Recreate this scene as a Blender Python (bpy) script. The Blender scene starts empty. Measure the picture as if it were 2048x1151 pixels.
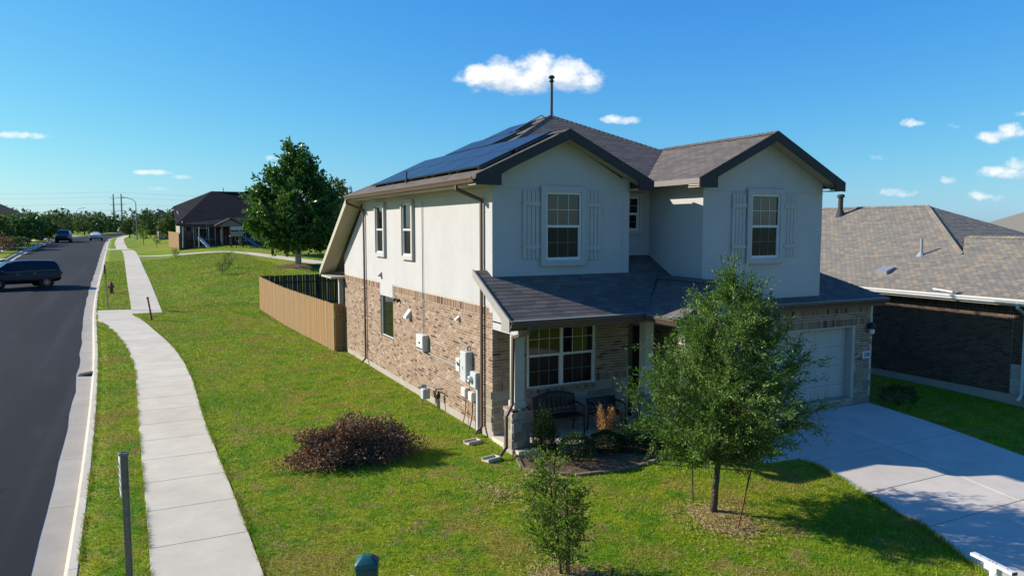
import bpy, bmesh, math, random
import numpy as np
from mathutils import Vector, Matrix

random.seed(7); RNG = np.random.default_rng(7)
scene = bpy.context.scene
COL = scene.collection
R = math.radians

# ------------------------------------------------------------------ camera
CAM = Vector((-6.96, -14.77, 4.8))
YAW, PITCH = R(26.768), R(4.686)
cam_d = bpy.data.cameras.new('camera'); cam = bpy.data.objects.new('camera', cam_d); COL.objects.link(cam)
cam.location = CAM; cam.rotation_euler = (math.pi/2 - PITCH, 0, -YAW)
cam_d.sensor_width = 36; cam_d.lens = 36*1470/2048; cam_d.clip_end = 8000; cam_d.clip_start = .1
scene.camera = cam

# ------------------------------------------------------------------ sun + sky
SUN_V = Vector((-1.52, 1.04, 1.0)).normalized()          # towards the sun
sun_d = bpy.data.lights.new('sun', 'SUN'); sun_d.energy = 5.0; sun_d.angle = R(.53); sun_d.color = (1, .965, .91)
sun = bpy.data.objects.new('sun', sun_d); COL.objects.link(sun)
sun.rotation_euler = SUN_V.to_track_quat('Z', 'Y').to_euler(); sun.location = (-40, 30, 30)
world = bpy.data.worlds.new('World'); scene.world = world; world.use_nodes = True
WN, WL = world.node_tree.nodes, world.node_tree.links
WN.clear()
def wnode(t, **kw):
    n = WN.new(t)
    for k, v in kw.items(): setattr(n, k, v)
    return n
sky = wnode('ShaderNodeTexSky'); sky.sky_type = 'NISHITA'; sky.sun_disc = False
sky.sun_elevation = math.asin(SUN_V.z); sky.sun_rotation = math.atan2(SUN_V.x, SUN_V.y)
sky.altitude = 200; sky.air_density = 1.15; sky.dust_density = .35; sky.ozone_density = 3.2
def wmath(op, a, b=None, c=None, clamp=False):
    n = WN.new('ShaderNodeMath'); n.operation = op; n.use_clamp = clamp
    for i, v in enumerate((a, b, c)):
        if v is None: continue
        if isinstance(v, (int, float)): n.inputs[i].default_value = v
        else: WL.new(v, n.inputs[i])
    return n.outputs[0]
def wdot(vec, v):
    n = WN.new('ShaderNodeVectorMath'); n.operation = 'DOT_PRODUCT'; WL.new(vec, n.inputs[0]); n.inputs[1].default_value = v
    return n.outputs['Value']
# clouds: fair-weather cumulus far off to the north-east, placed by direction on the sky
tc = wnode('ShaderNodeTexCoord')
Dv = tc.outputs['Generated']
CF = (math.sin(YAW), math.cos(YAW), 0); CR = (math.cos(YAW), -math.sin(YAW), 0)
dF = wmath('MAXIMUM', wdot(Dv, CF), .05)
cu = wmath('DIVIDE', wdot(Dv, CR), dF); cv = wmath('DIVIDE', wdot(Dv, (0, 0, 1)), dF)
FPX = 1470.0
def uv_of(px, py):                        # direction (tan azimuth, tan elevation) of a photo point
    x = (px-1024)/FPX; y = -(py-575.5)/FPX
    f = math.cos(PITCH) + y*math.sin(PITCH); z = -math.sin(PITCH) + y*math.cos(PITCH)
    return x/f, z/f
CLOUDS = [  # px, py, rx, r_up, r_down, weight
    (960,155,48,28,24,.9), (1010,150,50,38,34,1), (1070,140,58,46,46,1.05), (1130,152,56,42,36,1), (1175,165,40,32,24,.75), (1045,166,90,24,26,.9), (950,182,16,9,7,.5),
    (1225,239,26,10,9,.7), (1258,241,24,9,9,.6), (1815,245,20,12,9,.6), (1835,246,20,7,6,.5), (1918,252,26,7,6,.35),
    (1985,272,44,16,18,.8), (2020,262,40,20,18,.8), (1756,314,24,8,8,.45), (1800,385,48,11,11,.55), (1900,360,26,8,8,.45),
    (2010,345,60,16,16,.7), (1965,392,44,14,12,.5), (2040,226,24,6,6,.35), (2040,330,40,18,16,.6),
    (30,271,60,9,8,.7), (70,273,44,6,6,.45), (300,345,52,7,6,.6), (365,354,26,6,5,.35), (318,378,40,7,6,.45), (238,363,24,6,6,.3), (545,316,18,6,6,.4), (207,340,10,5,5,.25)]
def cloud_field(u, v, amp):
    cx = WN.new('ShaderNodeCombineXYZ'); WL.new(u, cx.inputs[0]); WL.new(v, cx.inputs[1])
    def noise(sc, det, rough, off):
        n = WN.new('ShaderNodeTexNoise'); n.inputs['Scale'].default_value = sc; n.inputs['Detail'].default_value = det; n.inputs['Roughness'].default_value = rough
        a = WN.new('ShaderNodeVectorMath'); a.operation = 'MULTIPLY_ADD'; WL.new(cx.outputs[0], a.inputs[0]); a.inputs[1].default_value = (1, 1.35, 1); a.inputs[2].default_value = off
        WL.new(a.outputs[0], n.inputs['Vector']); return n.outputs['Fac']
    nz = wmath('SUBTRACT', noise(46, 6, .62, (3.1, 1.7, 0)), .5)
    nz2 = wmath('SUBTRACT', noise(16, 3, .5, (7.7, 2.2, 0)), .5)
    F = None
    for px, py, rx, ru, rd, w in CLOUDS:
        u0, v0 = uv_of(px, py)
        a = wmath('DIVIDE', wmath('SUBTRACT', u, u0), rx/FPX)
        dv = wmath('SUBTRACT', v, v0)
        up = wmath('GREATER_THAN', dv, 0.0)
        k = wmath('MULTIPLY_ADD', up, FPX/ru-FPX/rd, FPX/rd)
        b = wmath('MULTIPLY', dv, k)
        d2 = wmath('MULTIPLY_ADD', b, b, wmath('MULTIPLY', a, a))
        f = wmath('MULTIPLY', wmath('SUBTRACT', 1.0, d2), w)
        F = f if F is None else wmath('SMOOTH_MAX', F, f, .12)
    base = wmath('MAXIMUM', F, -1.2)
    N = wmath('MULTIPLY_ADD', nz2, amp*.7, wmath('MULTIPLY', nz, amp))
    return wmath('ADD', base, N), base, N
D0, B0, N0 = cloud_field(cu, cv, 1.9)
D1, B1, N1 = cloud_field(wmath('ADD', cu, -.008), wmath('ADD', cv, .014), 1.9)
def wmap(v, a, b, c=0, d=1):
    n = WN.new('ShaderNodeMapRange'); n.interpolation_type = 'SMOOTHSTEP'; WL.new(v, n.inputs['Value'])
    n.inputs['From Min'].default_value = a; n.inputs['From Max'].default_value = b; n.inputs['To Min'].default_value = c; n.inputs['To Max'].default_value = d
    return n.outputs['Result']
cmask = wmap(D0, .02, 1.05)
clit = wmap(wmath('ADD', wmath('SUBTRACT', B0, B1), wmath('MULTIPLY', wmath('SUBTRACT', N0, N1), .55)), -.45, .35)
def wmix(fac, a, b, mode='MIX'):
    n = WN.new('ShaderNodeMix'); n.data_type = 'RGBA'; n.blend_type = mode
    if isinstance(fac, (int, float)): n.inputs[0].default_value = fac
    else: WL.new(fac, n.inputs[0])
    for i, v in ((6, a), (7, b)):
        if isinstance(v, tuple): n.inputs[i].default_value = (*v, 1)
        else: WL.new(v, n.inputs[i])
    return n.outputs[2]
SKY_STR = .115
ccol = wmix(clit, tuple(c*.8/SKY_STR for c in (.50, .59, .70)), tuple(c*.8/SKY_STR for c in (.87, .88, .87)))
# clearer, deeper blue air than the stock sky: one response curve per channel
EXPO = .62; KE = SKY_STR*2**.3
sep = wnode('ShaderNodeSeparateColor'); WL.new(sky.outputs[0], sep.inputs[0]); comb = wnode('ShaderNodeCombineColor')
for i, (k, p) in enumerate(((.51, 1.42), (.79, .96), (.94, .33))):
    WL.new(wmath('MULTIPLY', wmath('POWER', wmath('MULTIPLY', sep.outputs[i], KE), p), k/(SKY_STR*2**EXPO)), comb.inputs[i])
skyc = wmix(wmath('MULTIPLY', cmask, .96), comb.outputs[0], ccol)
bg = wnode('ShaderNodeBackground'); bg.inputs['Strength'].default_value = SKY_STR
WL.new(skyc, bg.inputs['Color'])
wo = wnode('ShaderNodeOutputWorld'); WL.new(bg.outputs[0], wo.inputs['Surface'])
scene.view_settings.view_transform = 'Standard'; scene.view_settings.look = 'None'
scene.view_settings.exposure = EXPO; scene.view_settings.gamma = 1
scene.cycles.max_bounces = 6; scene.cycles.diffuse_bounces = 3; scene.cycles.glossy_bounces = 3; scene.cycles.transparent_max_bounces = 4
scene.cycles.use_denoising = True

# ------------------------------------------------------------------ materials
def srgb(r, g, b):
    f = lambda c: (c/255/12.92 if c <= 10 else ((c/255+.055)/1.055)**2.4)
    return (f(r), f(g), f(b))
def rgba(c): return (*c, 1)
class NT:
    def __init__(s, name):
        s.m = bpy.data.materials.new(name); s.m.use_nodes = True; s.n = s.m.node_tree.nodes; s.l = s.m.node_tree.links
        s.b = s.n['Principled BSDF']; s.out = s.n['Material Output']
        s.pos = s.n.new('ShaderNodeNewGeometry').outputs['Position']
    def noise(s, scale, detail=5, rough=.55, stretch=None, dist=0):
        n = s.n.new('ShaderNodeTexNoise'); n.inputs['Scale'].default_value = scale; n.inputs['Detail'].default_value = detail
        n.inputs['Roughness'].default_value = rough; n.inputs['Distortion'].default_value = dist
        v = s.pos
        if stretch:
            m = s.n.new('ShaderNodeVectorMath'); m.operation = 'MULTIPLY'; m.inputs[1].default_value = stretch; s.l.new(v, m.inputs[0]); v = m.outputs[0]
        s.l.new(v, n.inputs['Vector']); return n.outputs['Fac']
    def ramp(s, fac, stops, interp='LINEAR'):
        n = s.n.new('ShaderNodeValToRGB'); n.color_ramp.interpolation = interp; e = n.color_ramp.elements
        while len(e) < len(stops): e.new(.5)
        for el, (p, c) in zip(e, stops): el.position = p; el.color = rgba(c)
        s.l.new(fac, n.inputs[0]); return n.outputs[0]
    def mix(s, fac, a, b, mode='MIX'):
        n = s.n.new('ShaderNodeMix'); n.data_type = 'RGBA'; n.blend_type = mode
        if isinstance(fac, (int, float)): n.inputs[0].default_value = fac
        else: s.l.new(fac, n.inputs[0])
        for i, v in ((6, a), (7, b)):
            if isinstance(v, tuple): n.inputs[i].default_value = rgba(v)
            else: s.l.new(v, n.inputs[i])
        return n.outputs[2]
    def math(s, op, a, b=0., clamp=False):
        n = s.n.new('ShaderNodeMath'); n.operation = op; n.use_clamp = clamp
        for i, v in enumerate((a, b)):
            if isinstance(v, (int, float)): n.inputs[i].default_value = v
            else: s.l.new(v, n.inputs[i])
        return n.outputs[0]
    def attr(s, name='rnd'):
        n = s.n.new('ShaderNodeAttribute'); n.attribute_name = name; return n.outputs['Fac']
    def step(s, v, a, b, c=0., d=1.):
        n = s.n.new('ShaderNodeMapRange'); n.interpolation_type = 'SMOOTHSTEP'; s.l.new(v, n.inputs['Value'])
        for k, x in zip(('From Min', 'From Max', 'To Min', 'To Max'), (a, b, c, d)): n.inputs[k].default_value = x
        return n.outputs['Result']
    def bump(s, h, strength=.3, dist=.01):
        n = s.n.new('ShaderNodeBump'); n.inputs['Strength'].default_value = strength; n.inputs['Distance'].default_value = dist
        s.l.new(h, n.inputs['Height']); s.l.new(n.outputs[0], s.b.inputs['Normal'])
    def fin(s, col, rough=.8, spec=.3, metal=0, k=.8):
        kk = (k, k*.965, k*.90); col = tuple(a*b for a, b in zip(col, kk)) if isinstance(col, tuple) else s.mix(1.0, col, kk, 'MULTIPLY')
        if isinstance(col, tuple): s.b.inputs['Base Color'].default_value = rgba(col)
        else: s.l.new(col, s.b.inputs['Base Color'])
        if isinstance(rough, (int, float)): s.b.inputs['Roughness'].default_value = rough
        else: s.l.new(rough, s.b.inputs['Roughness'])
        s.b.inputs['Specular IOR Level'].default_value = spec; s.b.inputs['Metallic'].default_value = metal
        return s.m
def mul(c, k): return tuple(min(1, x*k) for x in c)
MAT = {}
def pmat(name, c, var=.12, scale=3, rough=.75, spec=.3, bump=0, bscale=60, metal=0, bdist=.004):
    if name in MAT: return MAT[name]
    t = NT(name)
    col = t.ramp(t.noise(scale, 6, .6), [(.3, mul(c, 1-var)), (.7, mul(c, 1+var))])
    if bump: t.bump(t.noise(bscale, 3), bump, bdist)
    MAT[name] = t.fin(col, rough, spec, metal); return MAT[name]
def rmat(name, stops, var=.1, scale=9, rough=.85, spec=.2, bump=.3, bscale=80, bdist=.004, big=None):
    """pieces: base colour picked by the per-piece attribute rnd, plus grain."""
    t = NT(name)
    col = t.ramp(t.attr(), stops, 'CONSTANT')
    g = t.ramp(t.noise(scale, 6, .65), [(.25, (1-var,)*3), (.75, (1+var if 1+var <= 1 else 1,)*3)])
    col = t.mix(1.0, col, g, 'MULTIPLY')
    if big:
        col = t.mix(t.step(t.noise(big[0], 4), .45, .7, 0, big[1]), col, big[2])
    if bump: t.bump(t.noise(bscale, 3), bump, bdist)
    MAT[name] = t.fin(col, rough, spec); return MAT[name]

# ------------------------------------------------------------------ mesh helpers
OFF = {}                                    # world position of each top-level thing (parts are written in world coordinates)
def link(o, parent=None):
    COL.objects.link(o)
    if parent is not None: o.parent = parent
    return o
def tag(o, label=None, cat=None, group=None, kind=None):
    for k, v in (('label', label), ('category', cat), ('group', group), ('kind', kind)):
        if v: o[k] = v
    return o
def thing(name, label, cat, loc=(0, 0, 0), rotz=0, group=None):
    o = bpy.data.objects.new(name, None); o.empty_display_size = .2
    o.location = loc; o.rotation_euler = (0, 0, rotz); link(o); tag(o, label, cat, group)
    OFF[o.name] = Vector(loc); return o
def root_off(p):
    while p is not None and p.parent is not None: p = p.parent
    return OFF.get(p.name, Vector()) if p is not None else Vector()
V3 = Vector
class MB:
    def __init__(s): s.v = []; s.f = []; s.r = []
    def add(s, vs, fs, rnd=.5):
        b = len(s.v); s.v += [tuple(x) for x in vs]; s.f += [tuple(i+b for i in f) for f in fs]; s.r += [rnd]*len(fs); return s
    def box(s, x0, x1, y0, y1, z0, z1, rnd=.5):
        return s.add([(x0,y0,z0),(x1,y0,z0),(x1,y1,z0),(x0,y1,z0),(x0,y0,z1),(x1,y0,z1),(x1,y1,z1),(x0,y1,z1)],
                     [(0,3,2,1),(4,5,6,7),(0,1,5,4),(1,2,6,5),(2,3,7,6),(3,0,4,7)], rnd)
    def fbox(s, o, u, n, u0, u1, n0, n1, z0, z1, rnd=.5):
        """box in a wall frame: o + u*U + n*N + z"""
        o, u, n = V3(o), V3(u), V3(n); k = V3((0, 0, 1))
        P = lambda a, b, c: o+u*a+n*b+k*c
        return s.add([P(u0,n1,z0),P(u1,n1,z0),P(u1,n0,z0),P(u0,n0,z0),P(u0,n1,z1),P(u1,n1,z1),P(u1,n0,z1),P(u0,n0,z1)],
                     [(0,3,2,1),(4,5,6,7),(0,1,5,4),(1,2,6,5),(2,3,7,6),(3,0,4,7)], rnd)
    def bar(s, a, b, w, h, up=(0, 0, 1), rnd=.5):
        a, b = V3(a), V3(b); d = (b-a).normalized(); side = d.cross(V3(up)).normalized(); u = side.cross(d)
        vs = []
        for p in (a, b):
            for i, j in ((-1,-1),(1,-1),(1,1),(-1,1)): vs.append(p+side*(i*w/2)+u*(j*h/2))
        return s.add(vs, [(3,2,1,0),(4,5,6,7),(0,1,5,4),(1,2,6,5),(2,3,7,6),(3,0,4,7)], rnd)
    def prism(s, poly, vec, rnd=.5):
        n = len(poly); vec = V3(vec); a = [V3(p) for p in poly]
        vs = a+[p+vec for p in a]
        fs = [tuple(reversed(range(n))), tuple(range(n, 2*n))]+[(i, (i+1) % n, n+(i+1) % n, n+i) for i in range(n)]
        return s.add(vs, fs, rnd)
    def tube(s, pts, rad, n=8, caps=True, rnd=.5):
        pts = [V3(p) for p in pts]; m = len(pts)
        if isinstance(rad, (int, float)): rad = [rad]*m
        vs, fs = [], []; prev = None
        for i, p in enumerate(pts):
            d = (pts[min(i+1, m-1)]-pts[max(i-1, 0)]).normalized()
            a = V3((0, 0, 1)) if abs(d.z) < .9 else V3((1, 0, 0))
            x = d.cross(a).normalized() if prev is None else (prev-d*prev.dot(d)).normalized()
            prev = x; y = d.cross(x)
            for k in range(n):
                t = 2*math.pi*k/n; vs.append(p+x*(math.cos(t)*rad[i])+y*(math.sin(t)*rad[i]))
        for i in range(m-1):
            for k in range(n): fs.append((i*n+k, i*n+(k+1) % n, (i+1)*n+(k+1) % n, (i+1)*n+k))
        if caps: fs += [tuple(reversed(range(n))), tuple((m-1)*n+k for k in range(n))]
        return s.add(vs, fs, rnd)
    def lathe(s, prof, c=(0, 0, 0), n=16, axis='z', rnd=.5):
        vs, fs = [], []; m = len(prof); c = V3(c)
        for r, h in prof:
            for k in range(n):
                t = 2*math.pi*k/n; a, b = r*math.cos(t), r*math.sin(t)
                vs.append(c+(V3((a, b, h)) if axis == 'z' else V3((h, a, b)) if axis == 'x' else V3((b, h, a))))
        for i in range(m-1):
            for k in range(n): fs.append((i*n+k, i*n+(k+1) % n, (i+1)*n+(k+1) % n, (i+1)*n+k))
        fs += [tuple(reversed(range(n))), tuple((m-1)*n+k for k in range(n))]
        return s.add(vs, fs, rnd)
    def mesh(s, name, off=V3()):
        me = bpy.data.meshes.new(name)
        me.from_pydata([(x-off.x, y-off.y, z-off.z) for x, y, z in s.v], [], s.f)
        a = me.attributes.new('rnd', 'FLOAT', 'FACE'); a.data.foreach_set('value', s.r)
        me.update(); return me
    def build(s, name, mat, parent=None, smooth=False, bevel=0, local=False, kind=None, label=None):
        off = V3() if local else root_off(parent)
        me = s.mesh(name, off); me.materials.append(MAT[mat] if isinstance(mat, str) else mat)
        if bevel or smooth:
            bm = bmesh.new(); bm.from_mesh(me)
            if bevel:
                try: bmesh.ops.bevel(bm, geom=[e for e in bm.edges if len(e.link_faces) == 2 and e.calc_face_angle(0) > .5], offset=bevel, segments=2, affect='EDGES', profile=.6)
                except Exception: pass
            bmesh.ops.recalc_face_normals(bm, faces=bm.faces)
            if smooth:
                for f in bm.faces: f.smooth = True
            bm.to_mesh(me); bm.free()
        o = bpy.data.objects.new(name, me); link(o, parent); tag(o, label=label, kind=kind); return o
def copy_tree(o, parent=None):
    c = o.copy(); COL.objects.link(c); c.parent = parent
    for ch in list(o.children): copy_tree(ch, c)
    return c
def np_mesh(name, verts, nper, rnd, mat, parent=None, kind=None, smooth=False):
    """many little faces of nper corners each, from a (N,nper,3) array"""
    N = len(verts); me = bpy.data.meshes.new(name)
    me.vertices.add(N*nper); me.vertices.foreach_set('co', np.ascontiguousarray(verts, dtype=np.float32).ravel())
    me.loops.add(N*nper); me.loops.foreach_set('vertex_index', np.arange(N*nper, dtype=np.int32))
    me.polygons.add(N); me.polygons.foreach_set('loop_start', np.arange(0, N*nper, nper, dtype=np.int32))
    a = me.attributes.new('rnd', 'FLOAT', 'FACE'); a.data.foreach_set('value', np.asarray(rnd, dtype=np.float32))
    me.update(calc_edges=True); me.materials.append(MAT[mat] if isinstance(mat, str) else mat)
    o = bpy.data.objects.new(name, me); link(o, parent); tag(o, kind=kind); return o

# ------------------------------------------------------------------ terrain
_GY = [-400,-60,-12,-2,22,29,43,60,75,105,120,300,4000]; _GZ = [-6,-3.2,-.55,0,.05,.3,.75,1.3,1.95,2.6,2.75,2.85,3.0]
_yy = np.arange(-400, 700, .5); _zz = np.interp(_yy, _GY, _GZ)
_k = np.ones(9)/9; _zs = np.convolve(np.pad(_zz, 4, 'edge'), _k, 'valid')
def sstep(a, b, x): t = np.clip((x-a)/(b-a), 0, 1); return t*t*(3-2*t)
def zg(X, Y):
    X = np.asarray(X, float); Y = np.asarray(Y, float)
    g = np.where(Y < 690, np.interp(Y, _yy, _zs), np.interp(Y, _GY, _GZ))
    h = sstep(31, 47, Y)*sstep(-7.5, 1.5, X)*.85*(1-.55*sstep(90, 140, Y))*(1-sstep(60, 200, X))
    return g+h
def gz(x, y): return float(zg(x, y))
_RY = [-400,-40,-3,3.4,12.6,20,29.6,42.6,71,103,145,190,260,400,700,4000]
_RX = [-8.0,-8.0,-8.06,-8.2,-8.5,-8.85,-9.35,-9.75,-10.33,-11.1,-11.9,-11.2,-8,8,70,700]
_rx = np.convolve(np.pad(np.interp(_yy, _RY, _RX), 10, 'edge'), np.ones(21)/21, 'valid')
def xr(Y): return np.where(np.asarray(Y) < 690, np.interp(Y, _yy, _rx), np.interp(Y, _RY, _RX))   # kerb face, right side
def xl(Y): return xr(Y)-8.2                                                                 # kerb face, left side
# ------------------------------------------------------------------ setting materials
def grass_color(t, withattr):
    big = t.noise(.22, 3, .5); mid = t.noise(1.3, 4, .6, dist=.4); fine = t.noise(9, 4, .7)
    c = t.ramp(big, [(.36, (0.249,0.397,0.015)), (.50, (0.413,0.485,0.021)), (.64, (0.292,0.435,0.017))])
    c = t.mix(t.step(t.noise(2.4, 5, .62, dist=.5), .47, .60, 0, .75), c, (0.143,0.347,0.012))
    c = t.mix(t.step(t.noise(.55, 5, .62, dist=.3), .49, .68, 0, .85), c, (.47,.36,.075))
    c = t.mix(t.step(t.noise(1.7, 6, .68, dist=.4), .53, .64, 0, .7), c, (.50,.37,.12))
    if withattr:
        c = t.mix(1.0, c, t.ramp(t.attr(), [(0, (.52,.56,.45)), (.4, (.9,.92,.85)), (.8, (1,1,.95)), (1, (1,.92,.8))]), 'MULTIPLY')
        c = t.mix(t.step(t.attr(), .93, .95), c, (.56,.44,.17))
    else:
        c = t.mix(1.0, c, t.ramp(fine, [(.3, (.44,.47,.4)), (.66, (.84,.86,.8))]), 'MULTIPLY')
    return c
t = NT('lawn'); t.bump(t.noise(26, 5, .7), .9, .05); MAT['lawn'] = t.fin(grass_color(t, False), .9, .1)
t = NT('grass_blade'); c = grass_color(t, True)
t.fin(c, .55, .25)
tr = t.n.new('ShaderNodeBsdfTranslucent'); t.l.new(t.mix(1.0, c, (.8,.8,.8), 'MULTIPLY'), tr.inputs[0]); mx = t.n.new('ShaderNodeMixShader'); mx.inputs[0].default_value = .35
t.l.new(t.b.outputs[0], mx.inputs[1]); t.l.new(tr.outputs[0], mx.inputs[2]); t.l.new(mx.outputs[0], t.out.inputs['Surface']); MAT['grass_blade'] = t.m
t = NT('asphalt')
c = t.ramp(t.noise(.35, 5, .6, (1, .12, 1)), [(.3, (.015,.017,.021)), (.7, (.026,.029,.035))])
c = t.mix(1.0, c, t.ramp(t.noise(160, 3, .8), [(.3, (.6,.6,.6)), (.75, (1,1,1))]), 'MULTIPLY')
c = t.mix(t.step(t.noise(1.1, 5, .6, (1, .25, 1)), .58, .75, 0, .35), c, (.050,.052,.058))
tk = t.noise(.9, 2, .5, (1, .02, 1)); c = t.mix(t.step(tk, .5, .68, 0, .4), c, (.046,.048,.054))
vo = t.n.new('ShaderNodeTexVoronoi'); vo.feature = 'DISTANCE_TO_EDGE'; vo.inputs['Scale'].default_value = .30
wv = t.n.new('ShaderNodeVectorMath'); wv.operation = 'ADD'; nn_ = t.n.new('ShaderNodeTexNoise'); nn_.inputs['Scale'].default_value = 1.3; nn_.inputs['Detail'].default_value = 6; t.l.new(t.pos, nn_.inputs['Vector']); t.l.new(t.pos, wv.inputs[0]); t.l.new(nn_.outputs['Color'], wv.inputs[1]); t.l.new(wv.outputs[0], vo.inputs['Vector'])
c = t.mix(t.math('MULTIPLY', t.step(vo.outputs['Distance'], .004, .012, .8, 0), t.step(t.noise(.12, 2), .5, .62)), c, (.008,.008,.009))
t.bump(t.noise(130, 3), .5, .008); MAT['asphalt'] = t.fin(c, .9, .15)
def concrete(name, c0, stain=.3):
    t = NT(name)
    c = t.ramp(t.noise(1.2, 7, .65), [(.28, mul(c0, .86)), (.72, mul(c0, 1.08))])
    at = t.ramp(t.attr(), [(0, (.90,.90,.88)), (1, (1,1,1))]); c = t.mix(1.0, c, at, 'MULTIPLY')
    c = t.mix(t.step(t.noise(.8, 6, .7), .56, .78, 0, stain), c, mul(c0, .55))
    c = t.mix(1.0, c, t.ramp(t.noise(70, 3, .7), [(.3, (.86,.86,.86)), (.7, (1,1,1))]), 'MULTIPLY')
    c = t.mix(t.step(t.noise(.33, 6, .72), .57, .68, 0, stain*.9), c, mul(c0, .62))
    c = t.mix(t.step(t.noise(5.5, 3, .5), .70, .78, 0, stain), c, mul(c0, .5))
    t.bump(t.noise(90, 3), .25, .004); MAT[name] = t.fin(c, .88, .2)
concrete('concrete', (.78,.70,.555)); concrete('curb_concrete', (.70,.635,.53), .4); concrete('drive_concrete', (.76,.68,.58), .45); concrete('gutter_concrete', (.56,.50,.41), .5)
concrete('foundation', (.52,.45,.38), .4)
pmat('joint_dirt', (.10,.085,.06), .3, 9, .95, .1)
t = NT('mulch'); c = t.ramp(t.noise(38, 5, .75), [(.3, (.06,.04,.028)), (.5, (.17,.115,.07)), (.72, (.30,.22,.15))]); t.bump(t.noise(45, 4, .8), 1, .03); MAT['mulch'] = t.fin(c, .95, .1)
t = NT('dry_soil'); c = t.ramp(t.noise(24, 6, .75), [(.3, (.16,.11,.06)), (.5, (.34,.24,.13)), (.72, (.46,.36,.22))]); t.bump(t.noise(40, 4, .8), 1, .03); MAT['dry_soil'] = t.fin(c, .95, .1)

# ------------------------------------------------------------------ ground, road, kerbs
ys = np.concatenate([np.arange(-300,-60,40), np.arange(-60,-12,4), np.arange(-12,36,1.), np.arange(36,150,3.), np.arange(150,700,25.), np.array([760,900,1200,1700,2500,4000.])])
offR = np.concatenate([[.165], np.arange(.5,4,.7), np.arange(4,24,1.25), np.arange(24,70,6), [80,110,160,240,380,600,1000,1800,3500]])
offL = np.concatenate([[.165], np.arange(.6,3,.8), np.arange(3,30,3.), [34,45,60,90,130,200,320,500,900,1700,3500]])
def ground_sheet():
    rows = []
    for y in ys:
        a, b = float(xr(y)), float(xl(y)); row = []
        zb = gz(a+.2, y)
        for o in offL[::-1]: row.append((b-o, y, gz(b-o, y)-.004))
        row += [(b-.15, y, zb-.5), (a+.15, y, zb-.5)]
        for o in offR: row.append((a+o, y, gz(a+o, y)-.004))
        rows.append(row)
    n = len(rows[0]); m = MB(); vs = [p for r in rows for p in r]
    fs = [(i*n+j, i*n+j+1, (i+1)*n+j+1, (i+1)*n+j) for i in range(len(rows)-1) for j in range(n-1)]
    m.add(vs, fs); return m
gob = ground_sheet().build('ground', 'lawn'); tag(gob, kind='structure')
for p in gob.data.polygons: p.use_smooth = True
def zroad(y): return gz(float(xr(y))+.2, y)
def strip(fa, fb, ylist, za, zb=None):
    m = MB(); vs = []
    for y in ylist:
        z = zroad(y); vs += [(fa(y), y, z+za), (fb(y), y, z+(za if zb is None else zb))]
    m.add(vs, [(2*i, 2*i+1, 2*i+3, 2*i+2) for i in range(len(ylist)-1)]); return m
ry = np.concatenate([np.arange(-60, 150, 1.5), np.arange(150, 700, 10), [760, 900, 1200]])
def mid(y): return (float(xr(y))+float(xl(y)))/2
m = MB(); vs = []
for y in ry:
    z = zroad(y); a, b = float(xr(y))-.47, float(xl(y))+.47
    wob = .02*math.sin(y*1.3)+.015*math.sin(y*3.1)
    vs += [(b-wob, y, z-.112), ((a+b)/2, y, z-.06), (a+wob, y, z-.112)]
m.add(vs, [(3*i+k, 3*i+k+1, 3*i+k+4, 3*i+k+3) for i in range(len(ry)-1) for k in (0, 1)])
tag(m.build('road', 'asphalt'), kind='structure')
def curb_profile(side, y, pan):
    x0 = float(xr(y)) if side > 0 else float(xl(y)); z = zroad(y)
    pr = [(-.50,-.40),(-.50,-.122),(-.045,-.148),(-.045,-.40)] if pan else [(-.042,-.40),(-.042,-.146),(-.02,-.13),(.01,-.02),(.035,.004),(.15,.012),(.165,.0),(.165,-.40)]
    return [(x0+side*u, y, z+w) for u, w in pr]
def curb_piece(side, y0, y1, gap, k=2, pan=False):
    m = MB(); rings = [curb_profile(side, y0+gap+(y1-y0-2*gap)*i/k, pan) for i in range(k+1)]; n = len(rings[0])
    vs = [p for r in rings for p in r]
    fs = [(i*n+j, i*n+(j+1) % n, (i+1)*n+(j+1) % n, (i+1)*n+j) for i in range(k) for j in range(n)]
    if side > 0: fs = [tuple(reversed(f)) for f in fs]
    fs += [tuple(range(n)), tuple(reversed([k*n+j for j in range(n)]))]
    m.add(vs, fs, random.random()); return m
for side, nm in ((1, 'curb'), (-1, 'curb')):
    far = MB()
    y = -9.0 if side > 0 else 51.; lim = 72. if side > 0 else 96.
    root = None; pieces = []
    while y < lim:
        pieces.append((y, y+3.05)); y += 3.05
    yy0 = pieces[-1][1]; a0 = pieces[0][0]
    spans = ((-60, a0, int((a0+60)/3)), (yy0, 150, 30), (150, 420, 30))
    roots = []
    for pan, nm2, mt in ((False, 'curb', 'curb_concrete'), (True, 'gutter_pan', 'gutter_concrete')):
        rest = MB()
        for a, b, k in spans: p = curb_piece(side, a, b, 0, k, pan); rest.add(p.v, p.f)
        root = rest.build(nm2, mt); tag(root, kind='structure')
        for a, b in pieces: curb_piece(side, a, b, .006, 2, pan).build('curb_segment' if not pan else 'pan_segment', mt, root)

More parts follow.
